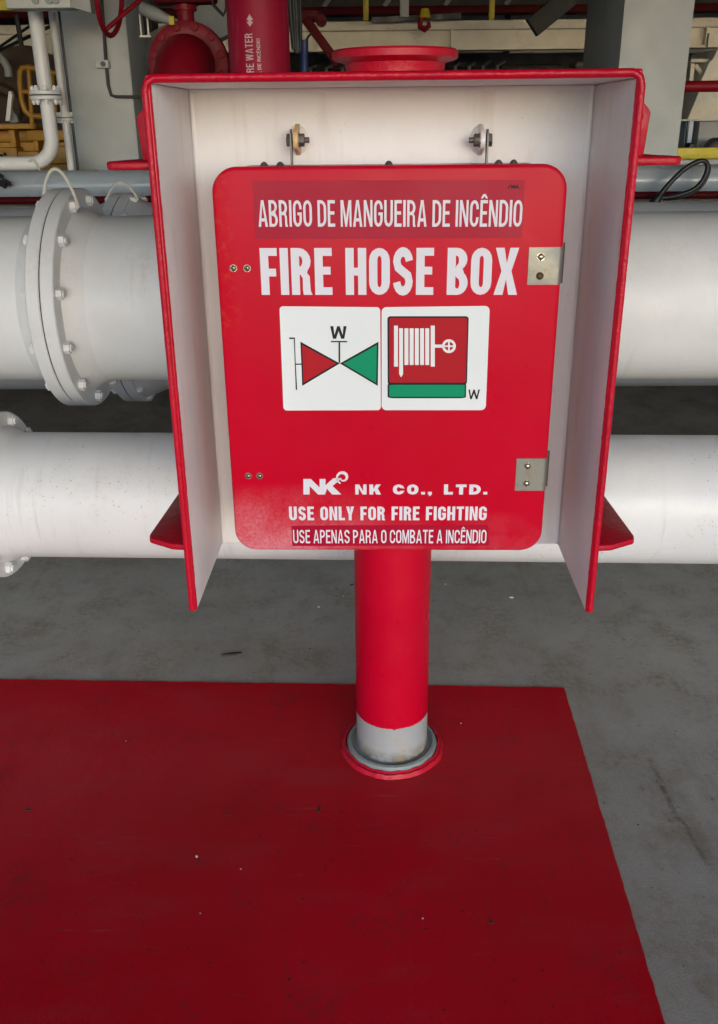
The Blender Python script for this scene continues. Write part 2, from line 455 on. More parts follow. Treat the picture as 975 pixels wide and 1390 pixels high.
    if ch in 'PR':
        z = .42 if ch == 'P' else .44; r = (1-z)/2; rx = min(w*.55, r*1.1)
        W = w*.95
        out = arc(W-rx,1-r,rx,r,90,-90)
        hole = [(s,1-t)]+arc(W-rx,1-r,max(.02,rx-s),r-t,90,-90)+[(s,z+t)]
        if ch == 'P': return [[(0,0),(0,1)]+out+[(s,z),(s,0)], hole], W
        return [[(0,0),(0,1)]+out[:-2]+[(W*.80,.47),(W*.93,.40),(W*.96,.1),(w,0),(w-s*1.08,0),(W-s*1.02,.1),(W-s*1.02,.36),(W-s*1.3,z),(s,z),(s,0)], hole], w
    if ch == 'B':
        z = .52; r1 = (1-z)/2; r2 = z/2; rx = min(w*.5, r2*1.2); W = w
        return [[(0,0),(0,1)]+arc(W*.95-rx,1-r1,rx,r1,90,-55)+arc(W-rx,r2,rx,r2,52,-90),
                [(s,1-t)]+arc(W*.95-rx,1-r1-t*.15,max(.02,rx-s),r1-t*.85,90,-90)+[(s,z+t*.3)],
                [(s,z-t*.7)]+arc(W-rx,r2-t*.1+.0,max(.02,rx-s),r2-t*.9,90,-90)+[(s,t)]], W
    if ch == 'U':
        return [[(0,1)]+arc(w/2,k,w/2,k,180,360)+[(w,1),(w-s,1)]+arc(w/2,k,w/2-s,k-t,360,180)+[(s,1)]], w
    if ch in 'CG':
        m = (s+t)/2
        o = arc(w/2,1-k,w/2,k,0,180)+arc(w/2,k,w/2,k,180,360)
        i = arc(w/2,k,w/2-s,k-t,360,180)+arc(w/2,1-k,w/2-s,k-t,180,0)
        if ch == 'C': return [[(w,.66)]+o+[(w,.36),(w-s,.36)]+i+[(w-s,.66)]], w
        return [[(w,.66)]+o+[(w,.54),(w*.5,.54),(w*.5,.54-t*.9),(w-s,.54-t*.9)]+i+[(w-s,.66)]], w
    if ch == 'S':
        a, b = w/2-h, None
        r = .5*(1-t)/2
        kk = min(k, r)
        kx = w/2-s*.5
        top = arc(w/2,1-t/2-r,kx,r,5,180,8); bot = arc(w/2,t/2+r,kx,r,0,-175,8)
        mid = [(w/2-kx*.78,.5+r*.42),(w/2,.5),(w/2+kx*.78,.5-r*.42)]
        return [stroke(top+mid+bot, (s+t)/2)], w
    if ch == '.': return [[(0,0),(s,0),(s,t),(0,t)]], s
    if ch == ',': return [[(0,0),(s*.45,0),(s*.2,-.16),(s*.6,-.13),(s,.02),(s,t),(0,t)]], s
    return [], w*.5
ACC = {'Ê': ('E', 'c'), 'Á': ('A', 'a')}
def text_loops(txt, w, s, t, k, gap, space):
    x = 0; loops = []
    for ch in txt:
        if ch == ' ': x += space; continue
        base, acc = ACC.get(ch, (ch, None))
        lp, adv = glyph(base, w, s, t, k)
        loops += [[(a+x, b) for a, b in l] for l in lp]
        if acc == 'c':
            c = x+adv/2; loops.append([(c-.2,1.06),(c-.09,1.06),(c,1.14),(c+.09,1.06),(c+.2,1.06),(c+.07,1.22),(c-.07,1.22)])
        if acc == 'a':
            c = x+adv/2; loops.append([(c-.07,1.06),(c+.03,1.06),(c+.16,1.22),(c,1.22)])
        x += adv + gap
    return loops, x-gap
def loops_to_mesh(name, loops, depth=.0003):
    cu = bpy.data.curves.new(name, 'CURVE'); cu.dimensions = '2D'; cu.fill_mode = 'BOTH'
    cu.extrude = depth
    for l in loops:
        sp = cu.splines.new('POLY'); sp.points.add(len(l)-1); sp.use_cyclic_u = True
        for p, q in zip(sp.points, l): p.co = (q[0], q[1], 0, 1)
    tmp = bpy.data.objects.new(name, cu)
    me = bpy.data.meshes.new_from_object(tmp)
    bpy.data.objects.remove(tmp); bpy.data.curves.remove(cu)
    me.name = name
    return me
def flat(name, loops, mat, parent, mtx, depth=.0003):
    """flat shape (x right, y up) placed by a matrix"""
    me = loops_to_mesh(name, loops, depth)
    me.transform(mtx)
    me.materials.clear(); me.materials.append(mat)
    ob = bpy.data.objects.new(name, me); COL.objects.link(ob); ob.parent = parent
    return ob
def rrect(x0, y0, x1, y1, r, n=6):
    return arc(x1-r,y0+r,r,r,-90,0,n)+arc(x1-r,y1-r,r,r,0,90,n)+arc(x0+r,y1-r,r,r,90,180,n)+arc(x0+r,y0+r,r,r,180,270,n)

# ================================================================== SETTING
b = MB(); b.add([(-120,-8,0),(120,-8,0),(120,60,0),(-120,60,0)], [(0,1,2,3)])
tag(b.build('deck_floor', M['deck']), 'worn grey painted steel deck, stained with grime', kind='structure')
# unseen water behind the camera, added to reflect sky light in under the deck
def water_mat():
    m, nt, N, L, B = new_mat('sea_water')
    B.inputs['Base Color'].default_value = (.03, .07, .09, 1); B.inputs['Roughness'].default_value = .12
    bump(nt, B, noise(nt, coord(nt), .35, 6, .6), .6, .5)
    return m
b = MB(); b.add([(-900,-900,-14),(900,-900,-14),(900,900,-14),(-900,900,-14)], [(0,1,2,3)])
tag(b.build('sea', water_mat()), 'unseen sea around the deck, added to reflect sky light', kind='structure')
# red painted area, 4 mm proud of the deck
rz_ = .004
P1, P2 = onz(-260, 918, rz_), onz(766, 933, rz_)
d_ = (onz(876, 1300, rz_)-P2); P3 = P2 + d_*1.9
d0_ = (P3-P2); P4 = P1 + d0_
b = MB()
N_ = 140
edge_pts = []
for i in range(N_+1):
    p = P1.lerp(P2, i/N_); edge_pts.append(p + Vector((0, random.uniform(-.0012,.0012)+.0004*math.sin(i*.8), 0)))
for i in range(1, N_+1):
    p = P2.lerp(P3, i/N_); edge_pts.append(p + Vector((random.uniform(-.0008,.0008)+.0004*math.sin(i*.9), 0, 0)))
edge_pts.append(P4)
b.add([(p.x,p.y,rz_) for p in edge_pts], [tuple(range(len(edge_pts)))[::-1]])
tag(b.build('red_floor_paint', M['deck_red']), 'dull red painted floor area around the post', kind='structure')
# deck overhead (its underside shows at the top of the picture); it stops a little behind the camera
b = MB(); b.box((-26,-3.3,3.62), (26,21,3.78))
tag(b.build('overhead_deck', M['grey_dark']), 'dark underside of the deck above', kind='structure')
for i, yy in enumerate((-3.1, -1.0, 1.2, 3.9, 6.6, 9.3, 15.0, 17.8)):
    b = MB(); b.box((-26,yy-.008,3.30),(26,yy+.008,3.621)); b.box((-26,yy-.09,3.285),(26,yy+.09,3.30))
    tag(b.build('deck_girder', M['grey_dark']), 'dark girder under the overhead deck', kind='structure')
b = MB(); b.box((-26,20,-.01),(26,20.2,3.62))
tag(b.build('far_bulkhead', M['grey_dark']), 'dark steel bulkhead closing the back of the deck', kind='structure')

# ================================================================== HOSE BOX STAND
BX, BY, PSI = 0.0604, 1.5829, -0.0293
PX, PY = 0.0095, 0.4253
R_ = Matrix.Rotation(PSI, 3, 'Z')
OW = Vector((BX, BY, 0)) + R_ @ Vector((PX, PY, 0))
SX = -PX                      # shelter centre in the stand's frame
YF, YB = -PY, -PY+.3163       # front rim / inside of the back panel
W2, ZT, ZB = .4074, 1.6726, .6715
TH = .012
stand = empty('hose_box_stand', OW, 'red post with a red rimmed shelter, white inside, standing on the red painted floor', 'post stand', rz=PSI)
RI = R_.inverted()
def onplane(px, py, y):
    """pixel -> (x, z) on the plane local y = const of the stand's frame"""
    o = RI @ (Vector((0,0,CAM_H)) - OW); d = RI @ ray(px, py)
    t = (y-o.y)/d.y; p = o + d*t
    return p.x, p.z
PR = .0969
ZP = .132
b = MB(); b.lathe((0,0,0), (0,0,1), [(ZP, PR),(1.72, PR)], 64)
b.build('post', M['red'], stand)
# slightly ragged lower border of the red paint
b = MB(); n_ = 160; vs, fs = [], []
for k in range(n_):
    a = 2*PI*k/n_; zl_ = ZP-.0015+.0004*math.sin(k*.55)+.0003*math.sin(k*1.7+1)+random.uniform(-.0002,.0002)-(.003 if k in (3,4,88,121,122) else 0)
    for z_ in (zl_, ZP+.006): vs.append(((PR+.0004)*math.cos(a), (PR+.0004)*math.sin(a), z_))
for k in range(n_): j_ = (k+1) % n_; fs.append((2*k, 2*j_, 2*j_+1, 2*k+1))
b.add(vs, fs, True); b.build('paint_edge', M['red'], stand)
b = MB()
# grey unpainted foot with slightly wavy paint line
b.lathe((0,0,0), (0,0,1), [(0.0, PR-.0008),(ZP+.002, PR-.0008)], 64)
M['grey_foot'] = paint('grey_primer_foot', (.36, .375, .38), .45, .08, grime=.5, grime_col=(.40, .28, .12), bumpy=.25, gscale=16)
def foot_base_tint(m):  # darker brown towards the bottom of the foot, with rust-brown patches
    nt = m.node_tree; N, L, B = nt.nodes, nt.links, nt.nodes['Principled BSDF']
    src = B.inputs['Base Color'].links[0].from_socket
    v = coord(nt); sep = N.new('ShaderNodeSeparateXYZ'); L.new(v, sep.inputs[0])
    f = mul(nt, ramp(nt, sep.outputs['Z'], .060, .024), ramp(nt, noise(nt, v, 26, 6, .65), .34, .60))
    c = mixrgb(nt, mul(nt, f, .85), src, (.085, .065, .045))
    r = mul(nt, ramp(nt, noise(nt, v, 15, 6, .7), .53, .66), ramp(nt, sep.outputs['Z'], .115, .07))
    c = mixrgb(nt, mul(nt, r, .5), c, (.40, .26, .09))
    L.new(c, B.inputs['Base Color'])
foot_base_tint(M['grey_foot'])
b.build('post_foot', M['grey_foot'], stand)
b = MB(); b.lathe((0,0,0), (0,0,1), [(.004, PR+.024),(.016, PR+.026),(.024, PR+.022),(.026, PR+.015),(.018, PR+.006),(.020, PR-.001)], 72)
M['ring'] = paint('grey_ring_grimy', (.24, .26, .255), .45, .1, grime=.8, grime_col=(.10, .085, .06), bumpy=.3, gscale=9)
b.build('base_ring', M['ring'], stand)
b = MB()
n = 120; prof = [(.0262,.004),(.0285,.013),(.0325,.009),(.0385,.010),(.0445,.0)]
vs, fs = [], []
for k in range(n):
    a = 2*PI*k/n
    wob = .0007*math.sin(k*.52)+.0009*math.sin(k*.23+1)+random.uniform(-.0004,.0004)
    for dr, z in prof:
        rr = PR+dr+wob; vs.append((rr*math.cos(a), rr*math.sin(a), .004+max(0, z*(1+.10*math.sin(k*.9))) ))
for k in range(n):
    j = (k+1)%n
    for i in range(4): fs.append((k*5+i, j*5+i, j*5+i+1, k*5+i+1))
b.add(vs, fs, True); b.build('weld_bead', M['red_weld'], stand)
# top flange of the post
def zfor(px, py, y): return onplane(px, py, y)[1]
ztop = zfor(533, 63, -PR)
FR = .128
b = MB(); b.lathe((0,0,0), (0,0,1), [(1.66,PR+.004),(ztop-.036,PR+.004),(ztop-.025,PR+.006),(ztop-.019,FR-.004),(ztop-.016,FR),(ztop-.004,FR),(ztop,FR-.004),(ztop,0.0)], 72)
b.build('top_flange', M['red_brush'], stand)

# shelter plates: white inside, red outside (two material slots)
def plate(name, lo, hi, inner):
    """inner: index of the face direction that is white inside: one of +x -x -z -y"""
    mb = MB(); mb.box(lo, hi)
    ob = mb.build(name, [M['shroud'], M['red_brush']], stand, bevel=.0035, seg=3)
    dirs = {'+x': Vector((1,0,0)), '-x': Vector((-1,0,0)), '-z': Vector((0,0,-1)), '-y': Vector((0,-1,0))}
    d = dirs[inner]
    for p in ob.data.polygons:
        p.material_index = 0 if p.normal.dot(d) > .5 else 1
    return ob
plate('back_panel', (SX-W2+TH, YB, ZB), (SX+W2-TH, YB+TH, ZT-TH), '-y')
plate('side_panel', (SX-W2, YF, ZB), (SX-W2+TH, YB+TH, ZT-TH), '+x')
plate('side_panel', (SX+W2-TH, YF, ZB), (SX+W2, YB+TH, ZT-TH), '-x')
plate('top_panel', (SX-W2+.004, YF, ZT-TH), (SX+W2-.004, YB+TH+.002, ZT+.001), '-z')
# lumpy painted bead along the rim
def rim(name, pts, r):
    mb = MB(); out = []
    for a, c in zip(pts, pts[1:]):
        a, c = Vector(a), Vector(c); m = max(2, int((c-a).length/.012))
        out += [a.lerp(c, i/m) for i in range(m)]
    out.append(Vector(pts[-1]))
    rr = [r*(1+.018*math.sin(i*.7)+.012*math.sin(i*1.9+2)+random.uniform(-.008,.008)) for i in range(len(out))]
    mb.tube(out, rr, 12); return mb.build(name, M['red_weld'], stand)
xl, xr = SX-W2+.0028, SX+W2-.0040
rim('front_rim', [(xl,YF+.002,ZB+.004),(xl,YF+.002,ZT-TH-.012),(xl+.004,YF+.002,ZT-TH+.001),(xl+.016,YF+.002,ZT-TH/2+.0015),(xr-.016,YF+.002,ZT-TH/2+.0015),(xr-.004,YF+.002,ZT-TH+.001),(xr,YF+.002,ZT-TH-.012),(xr,YF+.002,ZB+.004)], .0064)
# inner weld fillets (white, uneven)
M['white_fillet'] = paint('white_inside_paint', (.76, .75, .74), .36, .05, bumpy=.2, bump_scale=50)
def fillet(a, c, ea, eb, r):
    """concave weld fillet in the corner line a-c, between directions ea and eb"""
    a, c, ea, eb = Vector(a), Vector(c), Vector(ea), Vector(eb)
    m = int((c-a).length/.02); vs, fs = [], []
    for i in range(m+1):
        p = a.lerp(c, i/m); q = r*(1+.10*math.sin(i*.9)+.08*math.sin(i*2.3+1))
        for k in range(6):
            t = PI/2*k/5
            vs.append(p + ea*q*(1-math.sin(t)) + eb*q*(1-math.cos(t)))
    for i in range(m):
        for k in range(5): fs.append((i*6+k, i*6+k+1, i*6+k+7, i*6+k+6))
    mb = MB(); mb.add(vs, fs, True); return mb.build('weld_fillet', M['white_fillet'], stand)
e = .0008
fillet((SX-W2+TH+e, YB-e, ZB+.002), (SX-W2+TH+e, YB-e, ZT-TH-.002), (1,0,0), (0,-1,0), .0075)
fillet((SX+W2-TH-e, YB-e, ZB+.002), (SX+W2-TH-e, YB-e, ZT-TH-.002), (-1,0,0), (0,-1,0), .0075)
fillet((SX-W2+TH+e, YB-e, ZT-TH-e), (SX+W2-TH-e, YB-e, ZT-TH-e), (0,0,-1), (0,-1,0), .0075)

# hose hooks: two upper and two lower saddle plates outside the side panels
M['hook'] = paint('red_hook_paint', (.46, .004, .02), .4, .12, spec=.3, grime=.35, grime_col=(.12, .012, .02), bumpy=.4)  # dark brown mixed into the red stands for shade on the flat plates
def hook(side, z, upper):
    sx = SX + side*W2
    th = .014
    o = Vector((sx, YF+.05, z))
    y0 = YF + (.035 if upper else .03)
    if upper:
        pl = [(0, y0),(.078, y0),(.088, y0+.010),(.088, y0+.022),(.03, y0+.24),(0, y0+.24)]
    else:
        pl = [(0, y0),(.036, y0+.004),(.088, y0+.034),(.092, y0+.052),(.072, y0+.40),(0, y0+.40)]
    mb = MB(); mb.prism([(sx+side*a, y, z) for a, y in pl], (0,0,th))
    hk = mb.build('hose_hook', M['hook'], stand, bevel=.0045, seg=3)
    # keeper plate: upright beside the side panel, rounded top
    if upper:
        y1 = y0+.03; hz = .095
        pr = [(0,z+th),(.028,z+th),(.033,z+th+hz*.74),(.029,z+th+hz*.80),(0,z+th+hz*1.10)]
        mb = MB(); mb.prism([(sx+side*a, y1, c) for a, c in pr], (0,.012,0))
        mb.build('keeper_plate', M['hook'], hk, bevel=.003)
        mb = MB(); pts = [(sx+side*.010, y1-.006, z+th+.004+i*.010) for i in range(int(hz*1.0/.010))]
        mb.tube([Vector(p)+Vector((random.uniform(-.002,.002),0,0)) for p in pts], [.0075*(1+random.uniform(-.25,.25)) for _ in pts], 8)
        mb.build('weld_bead', M['red_weld'], hk)
        mb = MB(); pts = [(sx+side*(.003+.004*0), y0+.0+i*.0, z-.006) for i in range(2)]
        q = [(sx+side*.004, y0+.004+i*.012, z-.002) for i in range(16)]
        mb.tube(q, [.008*(1+random.uniform(-.2,.2)) for _ in q], 8); mb.build('weld_bead', M['red_weld'], hk)
    else:
        y1 = y0+.388
        mb = MB(); mb.box((min(sx,sx+side*.094), y1, z-.02),(max(sx,sx+side*.094), y1+.012, z+.036))
        mb.build('keeper_plate', M['hook'], hk, bevel=.003)
        # doubler plate below the hook
        mb = MB(); mb.prism([(sx, y0, z),(sx, y0+.2, z),(sx, y0+.2, ZB+.03),(sx, y0, ZB+.05)], (side*.008,0,0))
        mb.build('doubler_plate', M['hook'], hk, bevel=.002)
zu = zfor(170, 231, YF+.035); zl = zfor(215, 748, YF+.03)
for side in (-1, 1):
    hook(side, zu, True); hook(side, zl, False)

# mounting lugs on the back panel, with bolts
YL = YB-.045
for side, px in ((-1, 402), (1, 655)):
    x, z = onplane(px, 190, YL)
    t = .0095
    lug = MB()
    pts = [(x-t/2, YB+.002, z-.030)] + [(x-t/2, YL-.018*math.sin(math.radians(a)) , z+.018*math.cos(math.radians(a))) for a in range(180, -1, -20)] + [(x-t/2, YB+.002, z+.030)]
    lug.prism(pts, (t,0,0))
    lo = lug.build('mounting_lug', [M['lug_rust'] if side < 0 else M['white_fillet']], stand, bevel=.0015)
    pad = MB(); pad.dome((x-side*.004, YB+.002, z), (0,-1,0), .016, .012, 24, 5); pad.v = [(v[0], v[1], z+(v[2]-z)*1.7) for v in pad.v]
    pad.build('lug_weld', M['white_fillet'], lo)
    # bolt: head outboard, nut and thread inboard
    bm_ = MB(); bm_.hexa((x+side*(t/2+.0065), YL, z), (side,0,0), .0125, .007, .2); bm_.tube([(x+side*.012,YL,z),(x-side*.026,YL,z)], .0052, 12)
    bm_.build('bolt', M['bolt_dark'], lo)
    nm = MB(); nm.hexa((x-side*(t/2), YL, z), (-side,0,0), .0125, .012, .35); nm.build('nut', M['bolt_dark'], lo, bevel=.0012)
    wm = MB(); wm.lathe((x-side*t/2, YL, z), (-side,0,0), [(0,.0135),(.0018,.0135),(.0018,0)], 24); wm.build('washer', M['steel'], lo)

# ================================================================== FIRE HOSE BOX
box = empty('fire_hose_box', OW + R_ @ Vector((SX, -.24, .77)), 'red fire hose cabinet with white lettering and two square signs, hanging inside the shelter', 'fire hose box', rz=PSI)
class Sub: pass
BOXO = Vector((SX, -.24, .77))
YD = -PY+.0863                 # door face
DXC, DW = SX-.0046, .3177
DZ0, DZ1 = .7673, 1.5262
def build_box(mb, name, mat, parent, **kw):
    """mesh given in the stand's frame, parented to the box (or one of its parts)"""
    mb.v = [tuple(Vector(v)-BOXO) for v in mb.v]
    return mb.build(name, mat, parent, **kw)
def rr_xz(x0, z0, x1, z1, r, y, n=10): return [(a, y, c) for a, c in rrect(x0, z0, x1, z1, r, n)]
b = MB(); b.prism(rr_xz(DXC-DW+.012, DZ0+.008, DXC+DW-.012, DZ1-.006, .035, YD+.016), (0, .19, 0))
build_box(b, 'cabinet', M['red'], box, bevel=.003)
# door shell: face plus rounded rim, bevelled
b = MB(); b.prism(rr_xz(DXC-DW, DZ0, DXC+DW, DZ1, .045, YD), (0, .022, 0))
door = b; door.v = [tuple(v) for v in door.v]
dm = door.build('door', M['door'], box, bevel=.007, seg=4)
# object coordinates of the door stay in the stand's frame: shift the object, not the mesh
dm.location = -BOXO
def place(y=YD): # lettering frame: x right, y up on the door face, in the box's frame
    return Matrix.Translation((-BOXO.x, y-BOXO.y, -BOXO.z)) @ Matrix.Rotation(PI/2, 4, 'X')
def door_text(txt, x0p, ytop, x1p, ybot, w, s, t, k, gap, space, mat, name='lettering', y=YD-.0006, label=None, parent=None, slant=0):
    yb0 = (x0p, ybot); ax, az = onplane(x0p, ybot, YD); bx, bz = onplane(x1p, ybot, YD); cx, cz = onplane(x0p, ytop, YD)
    loops, L = text_loops(txt, w, s, t, k, gap, space)
    sx_ = (bx-ax)/L; sz_ = cz-az; rise = (bz-az)
    loops = [[(ax+p[0]*sx_ + slant*p[1]*sz_, az+p[1]*sz_+rise*p[0]/L) for p in l] for l in loops]
    o = flat(name, loops, mat, parent or box, place(y), .0003)
    if label: o['label'] = label
    return o
def door_shape(loops_px, mat, name, y=YD-.0006, parent=None, depth=.0003, label=None):
    loops = [[onplane(p[0], p[1], YD) for p in l] for l in loops_px]
    o = flat(name, loops, mat, parent or box, place(y), depth)
    if label: o['label'] = label
    return o
# portuguese strip at the top
strip = door_shape([[(343,245),(713,244),(709,323),(347,324.5)]], M['strip_red'], 'label_strip', label='pinkish red label strip at the top of the door')
door_text('ABRIGO DE MANGUEIRA DE INCÊNDIO', 351.5, 271.5, 708, 307.5, .50, .138, .12, .29, .088, .24, M['letter'], y=YD-.0013, parent=strip, label='white words ABRIGO DE MANGUEIRA DE INCÊNDIO')
sc_ = []
for k in range(3):
    c = 694+k*4; sc_.append(stroke([(c-4,256),(c-2,252+k),(c,251),(c+1,255),(c+4,253+k)], 1.3))
for l in sc_: door_shape([l], M['ink'], 'pen_scribble', y=YD-.0012-.0001*sc_.index(l), parent=strip)
door_text('FIRE HOSE BOX', 355.5, 336.5, 702, 400, .56, .224, .165, .26, .075, .29, M['letter'], label='large white words FIRE HOSE BOX')
door_text('USE ONLY FOR FIRE FIGHTING', 393, 687.5, 660.5, 706, .56, .21, .17, .27, .10, .36, M['letter'], label='white words USE ONLY FOR FIRE FIGHTING')
st2 = door_shape([[(396,713.5),(663,712.5),(664,740),(397,741)]], M['strip_red2'], 'label_strip', label='narrow dark red label strip at the foot of the door')
door_text('USE APENAS PARA O COMBATE A INCÊNDIO', 398.5, 719, 660, 737, .60, .145, .13, .28, .11, .28, M['letter'], y=YD-.0013, parent=st2, label='white words USE APENAS PARA O COMBATE A INCÊNDIO')
door_text('NK CO., LTD.', 482.5, 657.5, 661.5, 671, 1.15, .40, .26, .42, .28, .95, M['letter'], label='small wide white words NK CO., LTD.')
# NK emblem with a small shell-like swirl
door_shape([[(412,671),(412,650),(422,650),(434,661.5),(434,650),(442,650),(442,658.5),(452.5,649),(464,649),(451.5,659.5),(463.5,671),(451,671),(444,663),(441.5,671),(432,671),(420.5,659.5),(420.5,671)]], M['letter'], 'emblem', label='white NK emblem letters')
sw = []
for i in range(15):
    a = math.radians(250 - i*30); r = 9.2 - i*.40
    sw.append((465.5+r*.98*math.cos(a), 648-r*.95*math.sin(a)))
outl, inl = [], []
for i, p in enumerate(sw):
    a = math.radians(250 - i*30); wd = 4.2*(1-abs(i-6)/10.5)
    outl.append((p[0]+wd/2*math.cos(a), p[1]-wd/2*math.sin(a))); inl.append((p[0]-wd/2*math.cos(a), p[1]+wd/2*math.sin(a)))
door_shape([outl+inl[::-1]], M['letter'], 'emblem_swirl', label='white swirl beside the NK emblem')

# two square signs
def quad_rr(q, r=.05, n=5):
    """rounded quad in pixels; q = TL, TR, BR, BL"""
    def bl(u, v): 
        a = [q[0][i]*(1-u)*(1-v)+q[1][i]*u*(1-v)+q[2][i]*u*v+q[3][i]*(1-u)*v for i in (0,1)]
        return tuple(a)
    return [bl(u, v) for u, v in rrect(0, 0, 1, 1, r, n)]
s1 = door_shape([quad_rr([(379.5,415.5),(516.3,416.8),(517.3,556.5),(385,557)], .035)], M['sign_white'], 'valve_sign', label='square white sign with a red and green valve symbol')
s2 = door_shape([quad_rr([(518.2,416.8),(665,415),(659.5,556.5),(518.2,556.5)], .045)], M['sign_white'], 'hose_reel_sign', label='square white sign with a red hose reel symbol over a green bar')
def sgn(loops, mat, name, parent, lvl=1): return door_shape(loops, mat, name, y=YD-.0006-.0007*lvl, parent=parent)
# valve symbol
sgn([[(408,463.5),(461.5,493),(410.5,523.5)]], M['ink'], 'symbol_outline', s1, 1)
sgn([[(514,463.5),(513,523.5),(461.5,493)]], M['ink'], 'symbol_outline', s1, 1)
sgn([[(410.4,467.6),(456.5,493),(412.3,519.4)]], M['sign_red'], 'red_triangle', s1, 2)
sgn([[(511.8,467.6),(510.8,519.4),(466.5,493)]], M['sign_green'], 'green_triangle', s1, 2)
sgn([[(460,464),(460,492),(462,492),(462,464),(471.5,464),(471.5,462.4),(449.5,462.4),(449.5,464)]], M['ink'], 'valve_stem', s1, 3)
sgn([[(393,457.7),(400.6,457.7),(401.6,493),(409.5,493),(409.5,494.6),(401.8,494.6),(403.6,528.6),(402,528.6),(399.4,459.6),(393,459.6)]], M['ink'], 'handle_line', s1, 3)
door_text('W', 448.8, 442.5, 471, 459.5, .62, .17, .15, .3, 0, 0, M['ink'], parent=s1, y=YD-.0013)
# hose reel symbol
sgn([quad_rr([(526,429),(636.5,429),(634,522),(526.5,522)], .04)], M['ink'], 'symbol_outline', s2, 1)
sgn([quad_rr([(528.6,431.2),(634.4,431.2),(632.2,519),(528.6,519)], .03)], M['sign_red'], 'red_panel', s2, 2)
sgn([quad_rr([(526.5,519.6),(633,519.6),(632.6,540),(526.5,540)], .09)], M['ink'], 'symbol_outline', s2, 3)
sgn([quad_rr([(528.6,521.6),(631,521.6),(630.6,537.8),(528.6,537.8)], .05)], M['sign_green'], 'green_bar', s2, 4)
bars = [(535,540.3,441.5,497),(542,547.2,445.2,511)] + [(549.2+i*7.05,549.2+i*7.05+5.3,445.2,494.8) for i in range(5)] + [(584.8,590.3,441.5,497)]
for i, (x0,x1,y0,y1) in enumerate(bars):
    lp = [(x0,y0),(x1,y0),(x1,y1),(x0,y1)] if i != 1 else [(x0,y0),(x1,y0),(x1,y1-4),((x0+x1)/2+.5,y1),((x0+x1)/2-.5,y1),(x0,y1-4)]
    sgn([lp], M['sign_white'], 'hose_turn', s2, 3)
cx, cy = 609.5, 469.3
sgn([[(590.3,467.2),(602,467.2),(602,471.4),(590.3,471.4)]], M['sign_white'], 'reel_axle', s2, 3)
ring_o = arc(cx,cy,9.4,9.4,0,342,19); ring_i = arc(cx,cy,6.0,6.0,0,342,19)
sgn([ring_o, ring_i], M['sign_white'], 'reel_wheel', s2, 3)
sgn([[(cx-1.1,cy-6),(cx+1.1,cy-6),(cx+1.1,cy-1.1),(cx+6,cy-1.1),(cx+6,cy+1.1),(cx+1.1,cy+1.1),(cx+1.1,cy+6),(cx-1.1,cy+6),(cx-1.1,cy+1.1),(cx-6,cy+1.1),(cx-6,cy-1.1),(cx-1.1,cy-1.1)]], M['sign_white'], 'reel_spokes', s2, 4)
door_text('W', 635.5, 528.5, 651, 541.5, .62, .12, .11, .3, 0, 0, M['ink'], parent=s2, y=YD-.0013)

# screws and hinges
def screw(px, py, r=.0055, parent=None, mat='screw', y=None):
    y = YD if y is None else y
    x, z = onplane(px, py, y)
    mb = MB(); mb.lathe((x,y+.001,z), (0,-1,0), [(0,r*1.25),(.0016,r*1.25),(.0016,r)], 20); mb.dome((x,y-.0006,z), (0,-1,0), r, .0035, 16, 4)
    o = build_box(mb, 'screw', M[mat], parent or box)
    mb = MB(); q = y-.0042
    mb.box((x-r*.55,q-.0003,z-r*.1),(x+r*.55,q+.0012,z+r*.1)); mb.box((x-r*.1,q-.0006,z-r*.55),(x+r*.1,q+.0009,z+r*.55))
    if parent is None: build_box(mb, 'screw_slot', M['ink'], o)
    return o
for px, py in ((317,364),(335.5,364),(337,646),(352.5,646)): screw(px, py)
def hinge(q, s, rusty):
    (x0p, y0p, x1p, y1p) = q
    x0, z1 = onplane(x0p, y0p, YD); x1, z0 = onplane(x1p, y1p, YD)
    xe = DXC+DW+.0015
    t = .0022
    # strip wraps the door edge: front leaf, rounded bend, side leaf
    path = [(x0, YD-t)] + [(xe-.010+.010*math.sin(math.radians(a))+.0, YD+.010-t-.010*math.cos(math.radians(a))+0) for a in range(0, 91, 15)] + [(xe, YD+.045)]
    inn = [(x0, YD-.0002)] + [(xe-.010+(.010-t)*math.sin(math.radians(a)), YD+.010-t-(.010-t)*math.cos(math.radians(a))) for a in range(0, 91, 15)] + [(xe-t, YD+.045)]
    mb = MB(); mb.prism([(a, c, z0) for a, c in path + inn[::-1]], (0,0,z1-z0))
    h = build_box(mb, 'hinge', M['steel'], box)
    for i, (px, py) in enumerate(s):
        screw(px, py, .0058, h, 'screw_rust' if rusty and i == 1 else 'screw', y=YD-t)
    mb = MB(); mb.tube([(xe+.003, YD+.03, z0-.002),(xe+.003, YD+.03, z1+.004)], .0045, 12); build_box(mb, 'hinge_pin', M['bolt_dark'], h)
    return h
h1 = hinge((718.5,335.5,766,386), ((734.5,348.5),(733,374.5)), True)
h2 = hinge((701.5,622,744,665.5), ((716.5,632.5),(715,656)), False)
# hanger straps and little bolts on top of the cabinet
for side, px in ((-1, 402), (1, 655)):
    x, z = onplane(px, 190, YL)
    xs = x + side*(.0095/2+.0032)
    mb = MB(); pts = [(xs, YL-.014, z+.012),(xs, YL-.014, DZ1-.008),(xs, YL+.014, DZ1-.008),(xs, YL+.014, z+.012),(xs, YL+.008, z+.02),(xs, YL-.008, z+.02)]
    mb.prism(pts, (side*.003,0,0)); build_box(mb, 'hanger_strap', M['steel'], box)
for px in (358.5, 380.5, 528, 677, 697.5):
    y = YD+.06
    x, _ = onplane(px, 222, y)
    mb = MB(); mb.dome((x, y, DZ1-.008), (0,0,1), .009, .014, 14, 4); build_box(mb, 'cap_nut', M['bolt_dark'], box)

